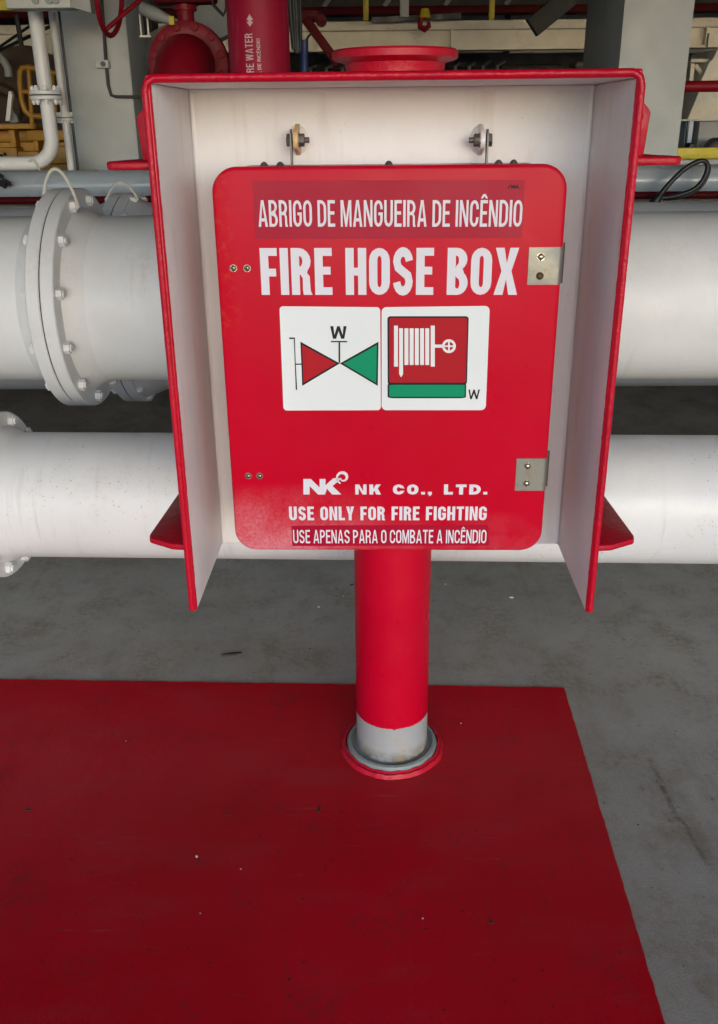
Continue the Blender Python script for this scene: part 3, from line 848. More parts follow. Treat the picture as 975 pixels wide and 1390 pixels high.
# ================================================================== PIPES
def level_pipe(pL, pR, z):
    """two centre-line pixels -> two points at height z"""
    a, c = onz(*pL, z), onz(*pR, z)
    return a, c, (c-a).normalized()
def bolts(mb_parent, c, d, rb, n, ph, off, loc, hexr=.022, hexh=.026, mat='white_pipe', skip=None):
    d = Vector(d).normalized(); s = d.cross(Vector((0,0,1))).normalized(); u = d.cross(s)
    first = None
    for k in range(n):
        a = ph + 2*PI*k/n
        e = s*math.cos(a)+u*math.sin(a)
        p = Vector(c)+e*rb
        if first is None:
            mb = MB(); q = loc(p)
            mb.hexa(d*off, d, hexr, hexh, .3); mb.hexa(-d*off, -d, hexr, hexh, .1)
            mb.tube([-d*(off+hexh+.006), d*(off+hexh+.006)], hexr*.62, 12)
            o = mb.build('flange_bolt', M[mat], mb_parent); o.location = q; first = o
        else:
            o = first.copy(); COL.objects.link(o); o.parent = mb_parent; o.location = loc(p)
def flange_pair(parent, loc, c, d, r, rf, th, mat, gap=.005, hub=True):
    d = Vector(d).normalized()
    for s in (-1, 1):
        mb = MB()
        prof = [(gap/2, r*.9),(gap/2, rf-.004),(gap/2+.004, rf),(gap/2+th-.004, rf),(gap/2+th, rf-.004)]
        if hub: prof += [(gap/2+th, r*1.10),(gap/2+th+r*.22, r+.002),(gap/2+th+r*.25, r-.002)]
        else: prof += [(gap/2+th, r-.001)]
        mb.lathe(loc(c), d*s, prof, 72); mb.build('flange', M[mat], parent)
    mb = MB(); mb.lathe(loc(c), d, [(-gap/2, rf-.006),(gap/2, rf-.006)], 64); mb.build('gasket', M['gasket'], parent)
def wire_loop(parent, loc, a, c, h, mat='wire', r=.006, lean=(0,0,0)):
    a, c = Vector(a), Vector(c); pts = []
    for i in range(17):
        t = i/16; p = a.lerp(c, t); p.z += h*math.sin(PI*t)**.7; p += Vector(lean)*math.sin(PI*t); pts.append(loc(p))
    mb = MB(); mb.tube(pts, r, 10); mb.build('bonding_wire', M[mat], parent)
def flange_at(a, d, px, py):
    """point on the line a+d*t whose picture x is px"""
    best = None
    t = -6.0
    Rm = CAM_ROT.to_3x3().inverted()
    while t < 12:
        p = Rm @ (a+d*t-Vector((0,0,CAM_H)))
        if p.z < 0:
            x = 487.5+F_PX*p.x/-p.z
            if best is None or abs(x-px) < best[0]: best = (abs(x-px), t)
        t += .004
    return a+d*best[1]

# lower white pipe
zc = .50
a, c, d = level_pipe((40, 671), (975, 678), zc)
rC = .199
M_C = M['white_rusty']
fc = flange_at(a, d, -6, 670)
pc = empty('white_pipe', a-d*.0+Vector((0,0,0)), 'lower white pipe speckled with rust, running low behind the post', 'pipe')
lc = Local(a)
mb = MB(); mb.tube([lc(a-d*7), lc(a+d*9)], rC, 96, smooth=True); mb.build('pipe_run', M_C, pc)
flange_pair(pc, lc, fc, d, rC, rC*1.33, .042, 'white_pipe')
bolts(pc, fc, d, rC*1.19, 12, .12, .042, lc, .019, .018)
# upper white pipe
zA = .99
a, c, d = level_pipe((190, 406), (920, 402.5), zA)
rA = .300
fa = flange_at(a, d, 108, 405)
pa = empty('white_pipe', a, 'large white pipe passing behind the fire hose box, its big bolted flange at the left', 'pipe')
la = Local(a)
mb = MB(); mb.tube([la(a-d*8), la(a+d*10)], rA, 112); mb.build('pipe_run', M['white_pipe'], pa)
flange_pair(pa, la, fa, d, rA, rA*1.32, .046, 'white_pipe', gap=.004)
bolts(pa, fa, d, rA*1.195, 12, .29, .048, la, .021, .019)
top = fa+Vector((0,0,rA*1.30))
wire_loop(pa, la, top-d*.06+Vector((0,-.06,-.01)), top+d*.075+Vector((0,-.12,-.05)), .105, r=.006)
# second white pipe behind it
zB_ = .985
a2, c2, d2 = level_pipe((190, 408), (920, 406), zB_)
shift = Vector((0, .86, 0))
zB2 = .84
a2 = at(190, 406.5, 4.22); c2 = at(920, 405.0, 4.17); c2.z = a2.z
d2 = (c2-a2).normalized(); rB = .418
pb = empty('white_pipe', a2, 'wide white pipe hidden mostly behind the large flanged pipe', 'pipe')
lb = Local(a2)
mb = MB(); mb.tube([lb(a2-d2*8), lb(a2+d2*10)], rB, 96); mb.build('pipe_run', M['white_pipe'], pb)
fb = flange_at(a2, d2, 183, 405)
flange_pair(pb, lb, fb, d2, rB, rB*1.145, .045, 'white_pipe', gap=.004)
bolts(pb, fb, d2, rB*1.085, 16, .12, .045, lb, .021, .02)
tb = fb+Vector((0,0,rB*1.13))
wire_loop(pb, lb, tb-d2*.06+Vector((0,-.06,-.01)), tb+d2*.075+Vector((0,-.06,-.02)), .07, r=.006)
# blue grey pipe
YD_ = 5.3
a3 = at(100, 252, YD_); c3 = at(920, 251, 5.2); c3.z = a3.z; d3 = (c3-a3).normalized()
pd = MB(); o3 = a3
pd.tube([a3-d3*9-o3, a3+d3*11-o3], .082, 48)
g = pd.build('grey_pipe', M['grey_pipe']); g.location = o3
tag(g, 'smooth blue grey pipe running level above the white pipes', 'pipe')
# thin dark red pipe below it
a4 = at(100, 271.5, 5.2); c4 = at(920, 269.5, 5.1); c4.z = a4.z; d4 = (c4-a4).normalized()
pd = MB(); pd.tube([-d4*9, d4*11], .020, 20); g = pd.build('red_pipe', M['red_dark']); g.location = a4
tag(g, 'thin dark red pipe just under the blue grey pipe', 'pipe')
# beige support rail behind, between grey pipe and white pipe
a5 = at(100, 279, 5.6); c5 = at(920, 277, 5.5); c5.z = a5.z; d5 = (c5-a5).normalized()
pd = MB(); pd.bar(-d5*9, d5*11, .12, .10); g = pd.build('pipe_rail', M['beige'], bevel=.008); g.location = a5
tag(g, 'beige steel rail seen under the blue grey pipe', 'rail')
# black fitting on grey pipe, far left
p = at(3, 243, 5.15)
mb = MB(); 
for i in range(9):
    q = Vector((random.uniform(-.03,.03), random.uniform(-.02,.02), random.uniform(-.045,.045)))
    mb.tube([q+Vector((-.02,0,-.012)), q+Vector((.0,0,.012)), q+Vector((.022,0,.0))], [.008,.013,.007], 8)
g = mb.build('black_tie', M['black']); g.location = p
tag(g, 'black knotted tie on the blue grey pipe at the far left', 'tie')

# ================================================================== COLUMNS
def vert_box(px0, px1, ytop, Y, depth, name, mat, zt=3.62):
    x0 = at(px0, ytop, Y).x; x1 = at(px1, ytop, Y).x
    return x0, x1
Yc = 6.0
x0 = at(78, 40, Yc).x; x1 = at(173, 0, Yc).x
x1 = at(183, 150, Yc).x; x0 = at(91, 150, Yc).x
colL = empty('steel_column', ((x0+x1)/2, Yc+.25, 0), 'pale grey steel column with two thin white pipes standing at its left edge', 'column')
o = Vector(((x0+x1)/2, Yc+.25, 0))
mb = MB(); mb.box((x0-o.x,-.25,0),(x1-o.x,.25,3.62)); mb.build('shaft', M['grey_col'], colL, bevel=.012)
# darker brace to its right
g = MB(); pA = at(196, 82, 6.9); pB = at(320, 14, 6.9); g.bar(pA-pA, pB-pA, .2, .24)
gg = g.build('diagonal_brace', M['grey_mid'], bevel=.01); gg.location = pA
tag(gg, 'grey diagonal brace rising behind the red valve', 'brace')
mb = MB(); xa = at(180, 120, 7.2).x; xb_ = at(205, 120, 7.2).x
mb.box((-.12,-.12,0),(.14,.12,3.62)); gg = mb.build('steel_column', M['grey_dark'], bevel=.01); gg.location = ((xa+xb_)/2, 7.2, 0)
tag(gg, 'dark narrow column just right of the pale left column', 'column')

Yr = 5.9
xr0 = at(843, 60, Yr).x; xr1 = at(937, 60, Yr).x
o = Vector(((xr0+xr1)/2, Yr+.4, 0))
colR = empty('steel_column', o, 'broad grey steel column at the right with a darker left side', 'column')
mb = MB(); mb.box((xr0-o.x,-.4,0),(xr1-o.x,-.385,3.62)); mb.build('front_plate', M['grey_col'], colR, bevel=.004)
mb = MB(); mb.box((xr0-o.x+.002,-.385,0),(xr1-o.x-.002,.55,3.62)); mb.build('shaft', M['grey_col'], colR, bevel=.01)

# conduit on the left column
Yk = Yc-.02
conduit = [(136,-30),(141,40),(144,86),(147,116),(151,129),(158,131),(190,131.5)]
p0 = at(144, 86, Yk)
g = empty('conduit', p0, 'thin dark conduit clipped to the pale left column', 'conduit')
L0 = Local(p0)
mb = MB(); mb.tube([L0(at(x, y, Yk)) for x, y in conduit], .010, 10); mb.build('tube_run', M['grey_dark'], g)
mb = MB(); q = at(142, 87, Yk); mb.box(tuple(L0(q)+Vector((-.05,-.03,-.022))), tuple(L0(q)+Vector((.03,.02,.022)))); mb.build('clamp', M['grey_light'], g, bevel=.004)
mb = MB(); mb.hexa(L0(q)+Vector((0,-.03,.0)), (0,-1,0), .016, .012); mb.build('clamp_bolt', M['bolt_dark'], g)

# vertical white pipe with a flange and a bend at its foot
Yv = 5.55
def vpath(px_list, Y): return [at(x, y, Y) for x, y in px_list]
cl = [(45,-60),(49,12),(55,70),(60,110),(63,150),(67,190)]
zz = [at(x, y, Yv) for x, y in cl]
xv = zz[3].x
g = empty('white_pipe', (xv, Yv, 0), 'white upright pipe at the left with a bolted flange and a bend to the left', 'pipe')
L1 = Local((xv, Yv, 0))
zt_, zb_ = at(60,-60,Yv).z, at(66,193,Yv).z
rv = .040
pts = [Vector((0,0,3.5)), Vector((0,0,zb_+.02))]
Rb = .135
for i in range(1, 9):
    a = PI/2*i/8; pts.append(Vector((-Rb+Rb*math.cos(a), 0, zb_-Rb*math.sin(a)+.02)))
pts += [Vector((-Rb-.6,0,zb_-Rb+.02)), Vector((-Rb-1.5,0,zb_-Rb+.02))]
mb = MB(); mb.tube(pts, rv, 28); mb.build('pipe_run', M['white_pipe'], g)
zf = at(61, 129, Yv).z
flange_pair(g, lambda p: Vector(p), (0,0,zf), (0,0,1), rv, rv*2.25, .021, 'white_pipe', gap=.006, hub=True)
for k in range(8):
    a = 2*PI*k/8+.3
    mb = MB(); mb.hexa((0,0,.024), (0,0,1), .013, .018); mb.hexa((0,0,-.024), (0,0,-1), .013, .018); mb.tube([(0,0,-.05),(0,0,.05)], .008, 8)
    ob = mb.build('flange_bolt', M['white_pipe'], g); ob.location = (rv*1.75*math.cos(a), rv*1.75*math.sin(a), zf)
wire_loop(g, L1, at(40,220,Yv-.045), at(54,232,Yv-.045), .035, r=.006)
# thin one
Yt = 5.75
xt = at(88, 158, Yt).x
g = empty('white_pipe', (xt, Yt, 0), 'thin white upright pipe with a small flange against the pale left column', 'pipe')
rt = .021
mb = MB(); mb.tube([(0,0,.9),(0,0,3.5)], rt, 20); mb.build('pipe_run', M['white_pipe'], g)
zf = at(88, 159.5, Yt).z
flange_pair(g, lambda p: Vector(p), (0,0,zf), (0,0,1), rt, rt*2.35, .014, 'white_pipe', gap=.004)
for k in range(6):
    a = 2*PI*k/6+.2
    mb = MB(); mb.hexa((0,0,.016), (0,0,1), .010, .014); mb.hexa((0,0,-.016), (0,0,-1), .010, .014)
    ob = mb.build('flange_bolt', M['white_pipe'], g); ob.location = (rt*1.8*math.cos(a), rt*1.8*math.sin(a), zf)
# black cable run beside the thin pipe
mb = MB(); xk = xt+.034
mb.tube([(0,0,.9),(0,0,3.5)], .008, 8); gg = mb.build('cable', M['black']); gg.location = (xk, Yt+.02, 0)
tag(gg, 'dark cable running down beside the thin white pipe', 'cable')

# grey cable box at the top left, yellow rail beside it
Yj = 5.2
p = at(58, 2, Yj)
g = empty('junction_box', p, 'grey box above the two upright white pipes, cut by the top of the picture', 'box')
mb = MB(); mb.box((-.175,-.05,-.035),(.155,.1,.16)); mb.build('case', M['grey_light'], g, bevel=.006)
mb = MB(); mb.prism([(.155,-.04,-.03),(.25,-.02,-.055),(.25,-.02,.15),(.155,-.04,.15)], (0,.08,0)); mb.build('side_plate', M['grey_mid'], g)
for dx in (-.02,.05,.085):
    mb = MB(); mb.lathe((dx,-.051,.0), (0,-1,0), [(0,.018),(.012,.018),(.012,0)], 16); mb.build('knob', M['grey_mid'], g)
mb = MB(); p = at(0, 1, 6.5); mb.box((-.9,-.05,-.06),(.12,.05,.06)); gg = mb.build('yellow_rail', M['yellow_bright'], bevel=.006); gg.location = p
tag(gg, 'bright yellow rail in the top left corner', 'rail')

# ================================================================== RED VALVE GEAR
# hand wheel: steep narrow loop plus a spoke
Yw = 4.9
hub = at(148, -12, Yw)
g = empty('hand_wheel', hub, 'red hand wheel loop hanging into the top of the picture by the pale column', 'hand wheel')
Lw = Local(hub)
loop = []
for i in range(33):
    a = 2*PI*i/32
    # narrow ring seen almost edge on
    x = 148 + 19*math.cos(a)*.92 + 2*math.sin(a); y = -12 + 60*math.sin(a)
    loop.append(Lw(at(x, y, Yw + .22*math.cos(a))))
mb = MB(); mb.tube(loop, .0125, 12, caps=False); mb.build('rim', M['red_mid'], g)
mb = MB(); mb.tube([Lw(at(144, 40, Yw)), Lw(at(196, -6, Yw+.12))], .011, 10); mb.build('spoke', M['red_mid'], g)
# big valve: flange facing us, pipe coming forward and bending down
Yf = 5.3
cF = at(257, 88, Yf)
g = empty('fire_valve', cF, 'red valve with a round bolted flange, left of the red fire water pipe', 'valve')
mb = MB(); mb.lathe((0,0,0), (0,-1,0), [(-.03,.10),(-.03,.215),(0,.215),(.034,.213),(.036,.209),(.036,.160),(.036,0)], 56); mb.build('flange', M['red_mid'], g)
for k in range(12):
    a = 2*PI*k/12+PI/12
    mb = MB(); mb.hexa((0,-.036,0), (0,-1,0), .022, .016, .2, 10); ob = mb.build('flange_bolt', M['red_mid'], g, bevel=.002); ob.location = (.187*math.cos(a), 0, .187*math.sin(a))
pts = [(0,-.03,0),(0,-.10,0)]
for i in range(1, 9):
    a = PI/2*i/8; pts.append((0.0, -.10-.17*math.sin(a), -.17+.17*math.cos(a)))
pts += [(0,-.27,-.6),(0,-.27,-1.1)]
mb = MB(); mb.tube(pts, .145, 40); mb.build('pipe_bend', M['red_mid'], g)
mb = MB(); mb.lathe((0,.0,.21), (0,0,1), [(0,.045),(.05,.045),(.05,.06),(.075,.06),(.075,.035),(.20,.035)], 28); mb.build('bonnet', M['red_mid'], g)
mb = MB(); mb.box((-.16,-.05,.29),(.17,.06,.42)); mb.build('yoke', M['red_dark'], g, bevel=.02)
mb = MB(); mb.tube([(-.215,-.06,.27),(-.15,-.08,.24),(-.06,-.08,.205)], [.03,.035,.02], 14); mb.build('actuator', M['grey_mid'], g)
mb = MB(); mb.box((-.07,-.11,.185),(-.045,-.07,.225)); mb.build('yellow_tag', M['yellow_bright'], g)
mb = MB(); mb.box((-.243,-.02,.145),(-.235,-.01,.25)); mb.box((-.205,-.02,.145),(-.197,-.01,.25)); mb.box((-.25,-.02,.135),(-.19,-.01,.145)); mb.build('bracket', M['cream'], g)
mb = MB(); mb.tube([(.14,-.1,.36),(.17,-.12,.27),(.215,-.12,.225),(.235,-.12,.26),(.238,-.12,.4)], .009, 10); mb.build('hose', M['black'], g)
# second red pipe behind, between valve and riser
mb = MB(); mb.tube([(0,0,0),(0,0,1.9)], .20, 32); gg = mb.build('red_pipe', M['red_dark']); q = at(306, 60, 6.4); gg.location = (q.x, 6.4, 0)
tag(gg, 'dark red upright pipe between the valve and the fire water pipe', 'pipe')
# fire water riser
Yw2 = 4.7
q0 = at(351, 45, Yw2)
rw = .145
g = empty('fire_water_pipe', (q0.x, Yw2, 0), 'thick red upright pipe marked FIRE WATER behind the shelter', 'pipe')
mb = MB(); mb.lathe((0,0,0), (0,0,1), [(.0, rw),(3.5, rw)], 56)
def streak_mat():
    m, nt, N, L, B = new_mat('red_pipe_paint_scraped')
    v = coord(nt)
    s = noise(nt, coord(nt, (38, 38, 1.6)), 1.5, 5, .6)
    k = noise(nt, v, 4, 3)
    c = mixrgb(nt, ramp(nt, noise(nt, v, 3, 3), .3, .7), (.28, .002, .022), (.33, .003, .03))
    c = mixrgb(nt, mul(nt, mul(nt, ramp(nt, s, .52, .68), ramp(nt, k, .42, .62)), .4), c, (.52, .16, .19))
    L.new(c, B.inputs['Base Color']); B.inputs['Roughness'].default_value = .5; B.inputs['Specular IOR Level'].default_value = .25
    return m
M['riser'] = streak_mat()
mb.build('pipe_run', M['riser'], g)
def wrap_text(txt, px, ybot, ytop, hpx, w, s, t, k, gap, space, ang0):
    """letters wrapped on the riser, reading upwards; ang0 = angle on the pipe (0 faces the camera)"""
    zb_, zt_ = at(px, ybot, Yw2-rw).z, at(px, ytop, Yw2-rw).z
    hh = hpx/F_PX*Yw2
    loops, L_ = text_loops(txt, w, s, t, k, gap, space)
    me = loops_to_mesh('lettering', loops, .0)
    for v in me.vertices:
        zz = zb_ + v.co.x/L_*(zt_-zb_)
        th = ang0 - (v.co.y*hh)/rw
        v.co = ((rw+.0015)*math.sin(th), -(rw+.0015)*math.cos(th), zz)
    me.materials.clear(); me.materials.append(M['letter_pink'])
    ob = bpy.data.objects.new('lettering', me); COL.objects.link(ob); ob.parent = g
    return ob
M['letter_pink'] = paint('worn_pink_white_letters', (.62, .42, .47), .5, .1, grime=.6, grime_col=(.40, .02, .06), gscale=30, bumpy=0)
lw = wrap_text('FIRE WATER', 340, 107, 45, 9.5, .62, .17, .13, .3, .12, .3, -.10)
lw['label'] = 'worn pale words FIRE WATER written up the pipe'
wrap_text('ÁGUA DE INCÊNDIO', 350, 116, 52, 4.2, .62, .14, .13, .3, .12, .3, .13)
# arrow mark above the words
za = at(341, 27, Yw2-rw).z
loops = [[(-.5,0),(0,.55),(.5,0),(.2,0),(.2,-.15),(.5,-.15),(0,-.6),(-.5,-.15),(-.2,-.15),(-.2,0)]]
me = loops_to_mesh('arrow_mark', loops, .0)
for v in me.vertices:
    th = -.16+v.co.x*.032/rw; v.co = ((rw+.0015)*math.sin(th), -(rw+.0015)*math.cos(th), za+v.co.y*.045)
me.materials.clear(); me.materials.append(M['letter_pink']); ob = bpy.data.objects.new('arrow_mark', me); COL.objects.link(ob); ob.parent = g

# black cables hanging right of the riser
Yq = 5.6
for i, (xa, xb, xc, yb) in enumerate(((391,394,399,66),(395,399,402,72),(399,402,404,70))):
    q = at(xb, 30, Yq); Lq = Local(q); mb = MB()
    mb.tube([Lq(at(xa,-40,Yq)), Lq(at(xb,20,Yq)), Lq(at(xc,yb,Yq)), Lq(at(xc+2.5,yb+1,Yq+.01)), Lq(at(xc+3.5,30,Yq+.03)), Lq(at(xc+1,-40,Yq+.03))], .013, 8)
    gg = mb.build('cable', M['black']); gg.location = q
    tag(gg, ['black cable hanging closest to the red fire water pipe', 'black cable at the middle of the hanging bunch, dipping lowest', 'black cable on the right of the hanging bunch by the blue bar'][i], 'cable', 'black cables hanging beside the fire water pipe')
# blue bar with a loop of wire
q = at(412, 74, 6.2); g = empty('blue_bar', q, 'dark blue upright bar right of the red fire water pipe', 'bar')
Lq = Local(q); mb = MB(); mb.tube([Lq(at(413,54,6.2)), Lq(at(413,140,6.2))], .026, 14); mb.build('rod', M['blue'], g)
mb = MB(); mb.tube([Lq(at(409,0,6.2)), Lq(at(409,54,6.2))], .006, 8); mb.tube([Lq(at(415,56,6.2)), Lq(at(419,49,6.2)), Lq(at(424,44,6.2))], .007, 8); mb.build('wire', M['black'], g)
# dark red arm slanting down to the post's flange
q = at(435, 48, 6.8); g = empty('slanted_beam', q, 'dark red arm slanting down behind the round top flange', 'arm')
Lq = Local(q); mb = MB(); mb.bar(Lq(at(415,26,6.8)), Lq(at(460,88,6.8)), .085, .06); mb.build('bar', M['red_dark'], g, bevel=.006)
mb = MB(); mb.lathe(Lq(at(436,28,6.8)), (0,-1,0), [(-.03,.0),(-.03,.038),(.05,.038),(.05,.02),(.09,.02),(.09,0)], 20, smooth=False); mb.build('hub', M['red_dark'], g)
mb = MB(); mb.bar(Lq(at(408,22,6.85)), Lq(at(432,22,6.85)), .06, .07); mb.build('bracket', M['red_dark'], g)

# ================================================================== FAR BACKGROUND
Yg = 10.0
# cream I-beam
z_t, z_m, z_b = at(610, 27.5, Yg).z, at(610, 40, Yg).z, at(610, 67, Yg).z
o = Vector((0, Yg+.12, z_b))
g = empty('i_beam', o, 'long cream steel beam with web stiffeners crossing the far background', 'beam')
Lg = Local(o)
mb = MB(); mb.box((-9, -.13, z_m-z_b), (9, .13, z_t-z_b)); mb.build('top_flange', M['cream'], g, bevel=.006)
mb = MB(); mb.box((-9, -.03, .018), (9, .03, z_m-z_b)); mb.build('web', M['cream'], g)
mb = MB(); mb.box((-9, -.10, -.004), (9, .10, .018)); mb.build('bottom_flange', M['cream'], g)
for px in (20, 68, 430, 614, 802, 960, 1100):
    x = at(px, 55, Yg).x
    mb = MB(); mb.box((x-.012, -.115, .019), (x+.012, -.03, z_m-z_b-.001)); mb.build('stiffener', M['cream'], g)
# deep dark girder with a dark red bottom flange
Yh = 12.0
zr0, zr1 = at(610, 20, Yh).z, at(610, 9, Yh).z
g = empty('ceiling_girder', (0, Yh, zr0), 'dark girder with a dark red lower flange under the overhead deck', 'girder')
mb = MB(); mb.box((-14,-.14,0),(14,.14,zr1-zr0)); mb.build('lower_flange', M['red_dark'], g, bevel=.008)
mb = MB(); mb.box((-14,-.02,zr1-zr0),(14,.02,3.62-zr0)); mb.build('web', M['grey_dark'], g)
for i in range(26):
    x = -9+i*.72
    mb = MB(); mb.bar((x,-.05,zr1-zr0+.01),(x+.30,-.05,.45), .03, .05); mb.build('lattice_bar', M['grey_mid'], g)
# dark grey brace hanging from above
q = at(732, 30, 8.5); mb = MB(); Lq = Local(q)
mb.bar(Lq(at(722,38,8.5)), Lq(at(775,-6,8.5)), .10, .16); gg = mb.build('hanging_brace', M['grey_dark'], bevel=.006); gg.location = q
tag(gg, 'dark grey brace slanting down from above over the cream beam', 'brace')
q = at(549, 10, 8.0); mb = MB(); mb.box((-.035,-.03,-.07),(.035,.03,.4)); gg = mb.build('hanger', M['grey_mid'], bevel=.004); gg.location = q
tag(gg, 'short grey hanger hanging from above the round top flange', 'hanger')
# yellow posts and small gear standing on the beam
for i, (px, ww, lab) in enumerate(((497,.05,'yellow post above the cream beam, left of the red hook'),(667,.05,'yellow post above the cream beam, middle of the three'),(753,.06,'yellow post above the cream beam beside the hanging brace'))):
    q = at(px, 28, Yg+.3); mb = MB(); mb.box((-ww/2*1.1,-.03,0),(ww/2*1.1,.03,.8)); gg = mb.build('yellow_post', M['yellow_bright'], bevel=.004); gg.location = q
    tag(gg, lab, 'post', 'yellow posts over the cream beam')
q = at(577, 24, Yg-.4); g = empty('lifting_hook', q, 'small red hook with a yellow top hanging over the cream beam', 'hook')
mb = MB(); mb.tube([(0,0,.02),(-.045,0,-.02),(-.045,0,-.075),(0,0,-.10),(.04,0,-.07),(.035,0,-.03)], [.03,.028,.03,.03,.026,.015], 10); mb.build('hook_body', M['red_mid'], g)
mb = MB(); mb.tube([(0,0,.0),(0,0,.08)], [.06,.035], 10); mb.build('hook_top', M['yellow_bright'], g)
q = at(560, 24, Yg-.2); mb = MB(); Lq = Local(q); mb.bar(Lq(at(505,27,Yg-.2)), Lq(at(626,21,Yg-.2)), .04, .045); gg = mb.build('black_bar', M['black']); gg.location = q
tag(gg, 'thin black bar lying level above the cream beam', 'bar')
# pale wall panels behind above the beam
for i, (a_, c_, m_, lab) in enumerate(((430,500,'grey_light','grey wall panel above the left end of the cream beam'),(504,560,'cream','cream wall panel beside the left yellow post'),(564,690,'beige','beige wall panel behind the red hook'),(694,835,'cream','cream wall panel behind the hanging brace'),(925,1010,'beige','beige wall panel right of the broad grey column'),(-30,120,'brown','brown wall panel at the far left'))):
    q = at(a_, 30, 13.5); r = at(c_, 30, 13.5); z = at(a_, 72 if i < 5 else 40, 13.5).z
    mb = MB(); mb.box((0,0,0),(r.x-q.x-.05,.1,.95)); gg = mb.build('wall_panel', M[m_], bevel=.01); gg.location = (q.x, 13.5, z)
    tag(gg, lab, 'wall panel', 'panels behind the cream beam')
# dim machinery below the beam
rnd = random.Random(3)
labs = []
items = [(640,.35,.5,'grey_dark','dark machine block below the cream beam, left of the stepped one'),(790,.25,.42,'grey_mid','grey pedestal under the cream beam by the broad column'),(720,.7,.36,'grey_dark','dark stepped housing below the right half of the cream beam'),(455,.4,.45,'grey_dark','dark housing below the cream beam behind the blue bar')]
for px, ww, hh, m_, lab in items:
    q = at(px, 120, 12.5); g = empty('machine_block', (q.x, 12.5, q.z-.4), lab, 'machine')
    mb = MB(); mb.box((-ww,-.3,0),(ww,.3,.4+hh*.45)); mb.build('housing', M[m_], g, bevel=.03)
    mb = MB(); mb.box((-ww*.6,-.25,.4+hh*.45),(ww*.5,.25,.4+hh*.75)); mb.build('cover', M[m_], g, bevel=.03)
    mb = MB()
    for k in range(4): mb.tube([(-ww+.1+k*ww*.5,-.33,.1),(-ww+.1+k*ww*.5,-.33,.4+hh*.5),(-ww+.2+k*ww*.5,-.2,.4+hh*.6)], .022, 8)
    mb.build('piping', M['grey_mid'], g)

# yellow machinery at the far left
Yy = 7.2
q = at(40, 200, Yy)
g = empty('yellow_skid', (q.x, Yy+.3, 0), 'dirty yellow machine skid low behind the upright white pipe', 'machine')
L2 = Local((q.x, Yy+.3, 0))
def wbox(mb, p0, p1, Y0, Y1):
    a, c = at(*p0, Y0), at(*p1, Y0)
    lo = L2((min(a.x,c.x), Y0, min(a.z,c.z))); hi = L2((max(a.x,c.x), Y1, max(a.z,c.z)))
    mb.box(tuple(lo), tuple(hi)); return mb
for name, p0, p1, y0, y1, m_ in (('base_plate',(-60,250),(105,192),Yy+.1,Yy+.6,'yellow'),('cross_beam',(38,191),(105,176),Yy-.05,Yy+.3,'yellow'),
        ('top_plate',(-60,176),(48,167),Yy+.05,Yy+.6,'yellow'),('web_plate',(-60,193),(105,176),Yy+.32,Yy+.6,'yellow'),('foot_block',(2,222),(22,200),Yy-.05,Yy+.1,'yellow'),('foot_block',(26,222),(52,205),Yy-.05,Yy+.1,'yellow'),('foot_block',(60,222),(90,198),Yy-.02,Yy+.1,'yellow'),('rib',(14,200),(19,176),Yy,Yy+.1,'yellow'),('rib',(46,205),(51,190),Yy,Yy+.1,'yellow')):
    wbox(MB(), p0, p1, y0, y1).build(name, M[m_], g, bevel=.008)
for px, py in ((2,211),(6,216),(2,217),(7,209)):
    mb = MB(); p = L2(at(px, py, Yy-.055)); mb.lathe(p, (0,-1,0), [(0,.012),(.006,.012),(.006,0)], 10); mb.build('bolt_head', M['ink'], g)
# yellow tubular guard
p = at(55, 130, Yy-.1); g = empty('tube_guard', p, 'yellow tubular guard frame behind the upright white pipe', 'guard')
L3 = Local(p); Yk2 = Yy-.1
fr = [(42,157),(34,150),(29,135),(27,112),(27,98),(30,92),(38,91),(50,93),(72,98),(84,102),(87,130),(88,150),(80,158),(60,158),(42,157)]
mb = MB(); mb.tube([L3(at(x,y,Yk2)) for x, y in fr], .020, 10, caps=False); mb.build('frame', M['yellow'], g)
for x0_, y0_, x1_, y1_ in ((39,92,44,174),(70,97,76,158),(28,124,87,126)):
    mb = MB(); mb.tube([L3(at(x0_,y0_,Yk2)), L3(at(x1_,y1_,Yk2))], .017, 10); mb.build('rail', M['yellow'], g)
# brown drum reel
p = at(40, 122, 8.0); g = empty('drum_reel', p, 'brown round reel behind the yellow guard', 'reel')
mb = MB(); mb.lathe((0,0,0), (.35,-1,0), [(-.2,0),(-.2,.33),(-.16,.33),(-.16,.26),(.0,.26),(.0,.33),(.04,.33),(.04,.20),(.02,.20),(.02,0)], 48); mb.build('spool', M['brown'], g)
# white upright blade and grey pieces, far left
p = at(11, 145, 7.0); mb = MB(); L4 = Local(p)
mb.prism([L4(at(7,164,7.0)),L4(at(13,164,7.0)),L4(at(16.5,129,7.0)),L4(at(14.5,123,7.0)),L4(at(11.5,124,7.0))], (0,.05,0)); gg = mb.build('white_lever', M['white_pipe'], bevel=.004); gg.location = p
tag(gg, 'white flat lever standing on the yellow skid at the far left', 'lever')
p = at(19, 155, 7.15); mb = MB(); L4 = Local(p)
mb.prism([L4(at(13,166,7.15)),L4(at(25,166,7.15)),L4(at(22,156,7.15)),L4(at(16,147,7.15))], (0,.05,0)); gg = mb.build('grey_fin', M['grey_mid'], bevel=.004); gg.location = p
tag(gg, 'grey fin right behind the white lever', 'plate')
p = at(5, 100, 7.5); mb = MB(); L4 = Local(p)
mb.tube([L4(at(-8,70,7.5)), L4(at(5,82,7.5)), L4(at(11,92,7.5)), L4(at(12,104,7.5))], .03, 12); gg = mb.build('grey_hose', M['grey_mid']); gg.location = p
tag(gg, 'grey bent hose in the dark at the far left', 'hose')
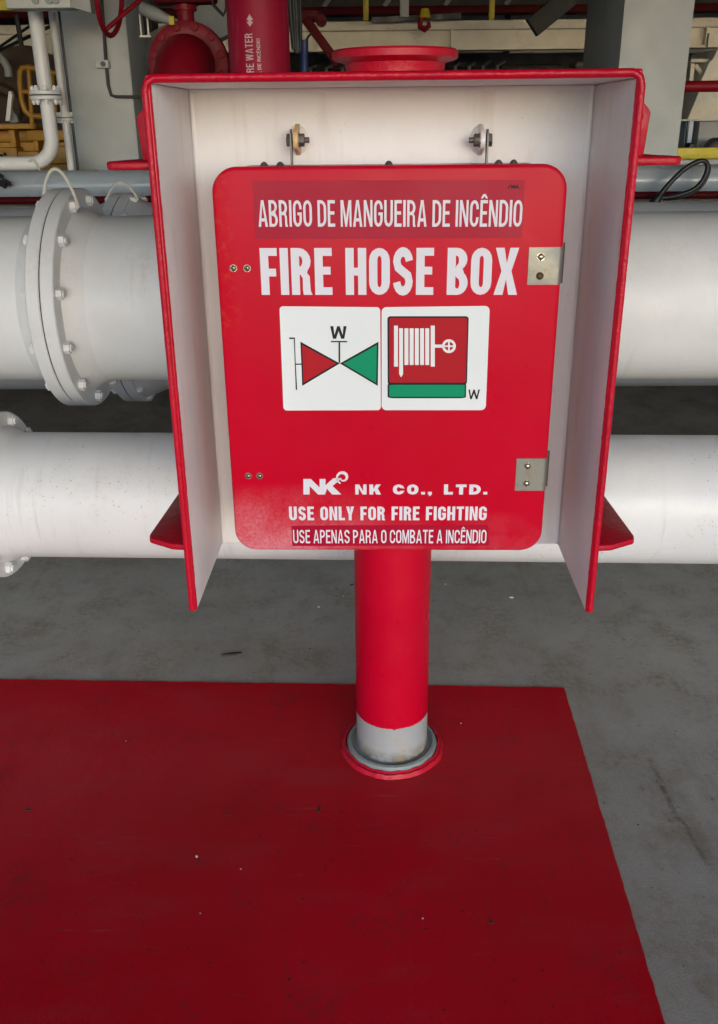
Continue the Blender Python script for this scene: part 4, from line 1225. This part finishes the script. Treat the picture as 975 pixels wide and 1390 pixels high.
p = at(5, 140, 7.6); mb = MB(); mb.lathe((0,0,0), (.3,-1,0), [(0,.16),(.03,.19),(.06,.16),(.06,.12),(0,.12)], 32); gg = mb.build('hose_coil', M['brown']); gg.location = at(-2, 146, 7.6)
tag(gg, 'brown coil at the left border behind the white lever', 'coil')
# black lattice braces before the cream beam, top left
for i, (pa_, pb_, lab, r_) in enumerate((((22,20),(31,72),'black upright rod before the cream beam at the top left',.022),((-4,66),(62,20),'upper black slanting rod at the top left',.012),((-4,70),(80,30),'lower black slanting rod at the top left',.015))):
    a_, c_ = at(*pa_, 8.6+.05*i), at(*pb_, 8.6+.05*i); mb = MB(); mb.tube([(0,0,0), c_-a_], r_, 8); gg = mb.build('brace_rod', M['black']); gg.location = a_
    tag(gg, lab, 'rod', 'black rods at the top left')

# right-hand background
p = at(950, 117, 6.6); mb = MB(); q = at(1010, 118.5, 6.6); mb.tube([Vector((-.25,0,0)), Vector((.9,0,0))], .036, 24)
gg = mb.build('red_pipe', M['red_mid']); gg.location = p
tag(gg, 'red level pipe right of the broad grey column', 'pipe')
# cream hopper
p = at(962, 130, 8.2); g = empty('cream_hopper', p, 'cream tapered duct right of the broad grey column', 'duct')
L5 = Local(p)
mb = MB(); mb.prism([L5(at(951,112,8.2)),L5(at(1010,112,8.2)),L5(at(1010,60,8.2)),L5(at(974,67,8.2)),L5(at(968,80,8.2)),L5(at(963,84,8.2))], (0,.6,0)); mb.build('upper_duct', M['cream'], g, bevel=.008)
mb = MB(); mb.prism([L5(at(933,163,8.1)),L5(at(1010,163,8.1)),L5(at(1010,122,8.1)),L5(at(950,122,8.1))], (0,.6,0)); mb.build('lower_duct', M['cream'], g, bevel=.008)
mb = MB(); mb.box(tuple(L5(at(936,110,8.3))), tuple(L5(at(944,86,8.3))+Vector((0,.05,0)))); mb.build('post', M['cream'], g)
mb = MB(); mb.tube([L5(at(944,88,8.3)), L5(at(956,104,8.3))], .02, 8); mb.tube([L5(at(938,82,8.3)), L5(at(965,82,8.3))], .015, 8); mb.build('stay', M['cream'], g)
mb = MB(); mb.box(tuple(L5(at(961,63,8.9))), tuple(L5(at(964,58,8.9))+Vector((0,.05,.08)))); mb.build('hanger', M['cream'], g)
# grey cabinet with pale blue panel
p = at(958, 185, 7.4); g = empty('grey_cabinet', p, 'grey cabinet behind the yellow beam at the right border', 'cabinet')
L6 = Local(p)
mb = MB(); a_, c_ = at(943, 225, 7.4), at(1010, 164, 7.4); mb.box(tuple(L6((a_.x,7.4,a_.z))), tuple(L6((c_.x,7.8,c_.z)))); mb.build('case', M['grey_mid'], g, bevel=.006)
mb = MB(); a_, c_ = at(925, 225, 7.45), at(943, 164, 7.45); mb.box(tuple(L6((a_.x,7.45,a_.z))), tuple(L6((c_.x-.004,7.6,c_.z)))); mb.build('blue_panel', M['paleblue'], g)
mb = MB(); a_, c_ = at(929.5, 225, 7.42), at(935, 163, 7.42); mb.box(tuple(L6((a_.x,7.42,a_.z))), tuple(L6((c_.x,7.449,c_.z)))); mb.build('edge_strip', M['black'], g)
mb = MB(); a_, c_ = at(924, 164, 7.38), at(1010, 161, 7.38); mb.box(tuple(L6((a_.x,7.38,a_.z))), tuple(L6((c_.x,7.8,c_.z)))); mb.build('top_edge', M['grey_light'], g)
for i, (px, py, r_, lab) in enumerate(((937,199,.028,'small black cap behind the yellow beam, next to the broad grey column'),(972,201,.075,'black round wheel behind the yellow beam at the right border'))):
    mb = MB(); mb.lathe((0,0,0), (0,-1,0), [(-.05,0),(-.05,r_),(.03,r_),(.045,r_*.7),(.045,0)], 24); gg = mb.build('black_drum', M['black']); gg.location = at(px, py, 7.2)
    tag(gg, lab, 'wheel')
p = at(950, 207.5, 6.5); mb = MB(); mb.box((-.35,-.05,-.036),(1.0,.05,.036)); gg = mb.build('yellow_beam', M['yellow_bright'], bevel=.006); gg.location = p
tag(gg, 'mustard yellow beam right of the broad grey column', 'beam')
p = at(950, 219, 6.6); mb = MB(); mb.box((-.35,-.05,-.02),(1.0,.05,.022)); gg = mb.build('white_ledge', M['grey_light'], bevel=.004); gg.location = p
tag(gg, 'pale ledge under the mustard yellow beam', 'ledge')
p = at(950, 229, 6.4); mb = MB(); mb.box((-.35,-.05,-.022),(1.0,.05,.025)); gg = mb.build('dark_beam', M['red_dark']); gg.location = p
tag(gg, 'dark beam in the gap between the pale ledge and the blue grey pipe', 'beam')
# black cable loops over the grey pipe
Yb = 5.0
q = at(930, 240, Yb); Lq = Local(q); g = empty('cable_loop', q, 'black cable loop slung over the blue grey pipe at the right', 'cable')
def sp(pts, Ys, r, name):
    P = [Lq(at(x, y, Y)) for (x, y), Y in zip(pts, Ys)]
    out = []
    for i in range(len(P)-1):
        p0 = P[max(0,i-1)]; p1 = P[i]; p2 = P[i+1]; p3 = P[min(len(P)-1,i+2)]
        for k in range(6):
            t = k/6
            out.append(.5*((2*p1)+(-p0+p2)*t+(2*p0-5*p1+4*p2-p3)*t*t+(-p0+3*p1-3*p2+p3)*t**3))
    out.append(P[-1]); mb = MB(); mb.tube(out, r, 10); mb.build(name, M['black'], g)
sp([(885,279),(893,269),(908,250),(930,229),(948,219),(957,219),(961,226),(957,240),(945,255),(925,264),(905,268),(893,268)], [4.95]*12, .013, 'cable_turn')
sp([(886,281),(895,268),(912,247),(934,226),(950,218),(959,221),(963,229),(958,244),(946,258),(926,267),(906,270)], [4.99]*11, .010, 'cable_turn')
mb = MB(); mb.tube([Lq(at(882,281,4.9)), Lq(at(891,272,4.9)), Lq(at(896,264,4.9))], [.022,.026,.016], 12); mb.build('tape_wrap', M['black'], g)

# ================================================================== LITTLE THINGS ON THE FLOOR
M['chip'] = paint('white_paint_chip', (.70, .70, .68), .6, .1, bumpy=0)
M['scrap'] = paint('dark_scrap', (.035, .028, .022), .7, .2, bumpy=0)
def chip(px, py, s, lab, mat='chip', st=1.0, z0=0.0):
    p = onz(px, py, z0+.001); mb = MB(); r = random.Random(px*7+py)
    n_ = 7; ang = r.uniform(0, 6)
    pts = [(s*st*math.cos(2*PI*i/n_)*r.uniform(.6,1.1), s/st*math.sin(2*PI*i/n_)*r.uniform(.6,1.1), 0) for i in range(n_)]
    mb.prism(pts, (0, 0, s*.3)); gg = mb.build('paint_chip' if mat == 'chip' else 'scrap', M[mat]); gg.location = p
    gg.rotation_euler = (.1, -.08, ang)
    tag(gg, lab, 'paint chip' if mat == 'chip' else 'scrap')
chip(694, 811, .009, 'white paint chip on the grey deck right of the red post', st=1.3)
chip(433, 824, .006, 'small white chip on the grey deck left of the red post')
chip(466, 809, .0035, 'tiny white chip on the grey deck close to the left of the red post')
chip(605, 793, .0035, 'tiny white chip on the grey deck just right of the red post')
chip(267, 1163, .0036, 'white chip in the middle of the red floor left of the post', z0=rz_)
chip(626, 982, .0025, 'tiny white speck on the red floor right of the post foot', z0=rz_)
chip(574, 1247, .0024, 'tiny white speck low on the red floor under the post', z0=rz_)
chip(272, 1240, .002, 'tiny white speck low on the red floor at the left', z0=rz_)
chip(327, 1180, .0022, 'small pale flake on the red floor beside the white chip', z0=rz_)
chip(171, 1006, .002, 'tiny pale speck on the red floor behind, farther left of the post', z0=rz_)
chip(315, 889, .017, 'dark sliver lying on the grey deck behind the red floor', 'scrap', st=2.6)
chip(478, 794, .006, 'small dark scrap on the grey deck by the red post under the box', 'scrap', st=1.5)
chip(38, 1100, .007, 'small dark scrap on the red floor at the left', 'scrap', st=1.4, z0=rz_)
chip(433, 1099, .008, 'dark splinter on the red floor left of the post foot', 'scrap', st=2.2, z0=rz_)
chip(667, 1252, .006, 'dark crumb low on the red floor right of the middle', 'scrap', z0=rz_)
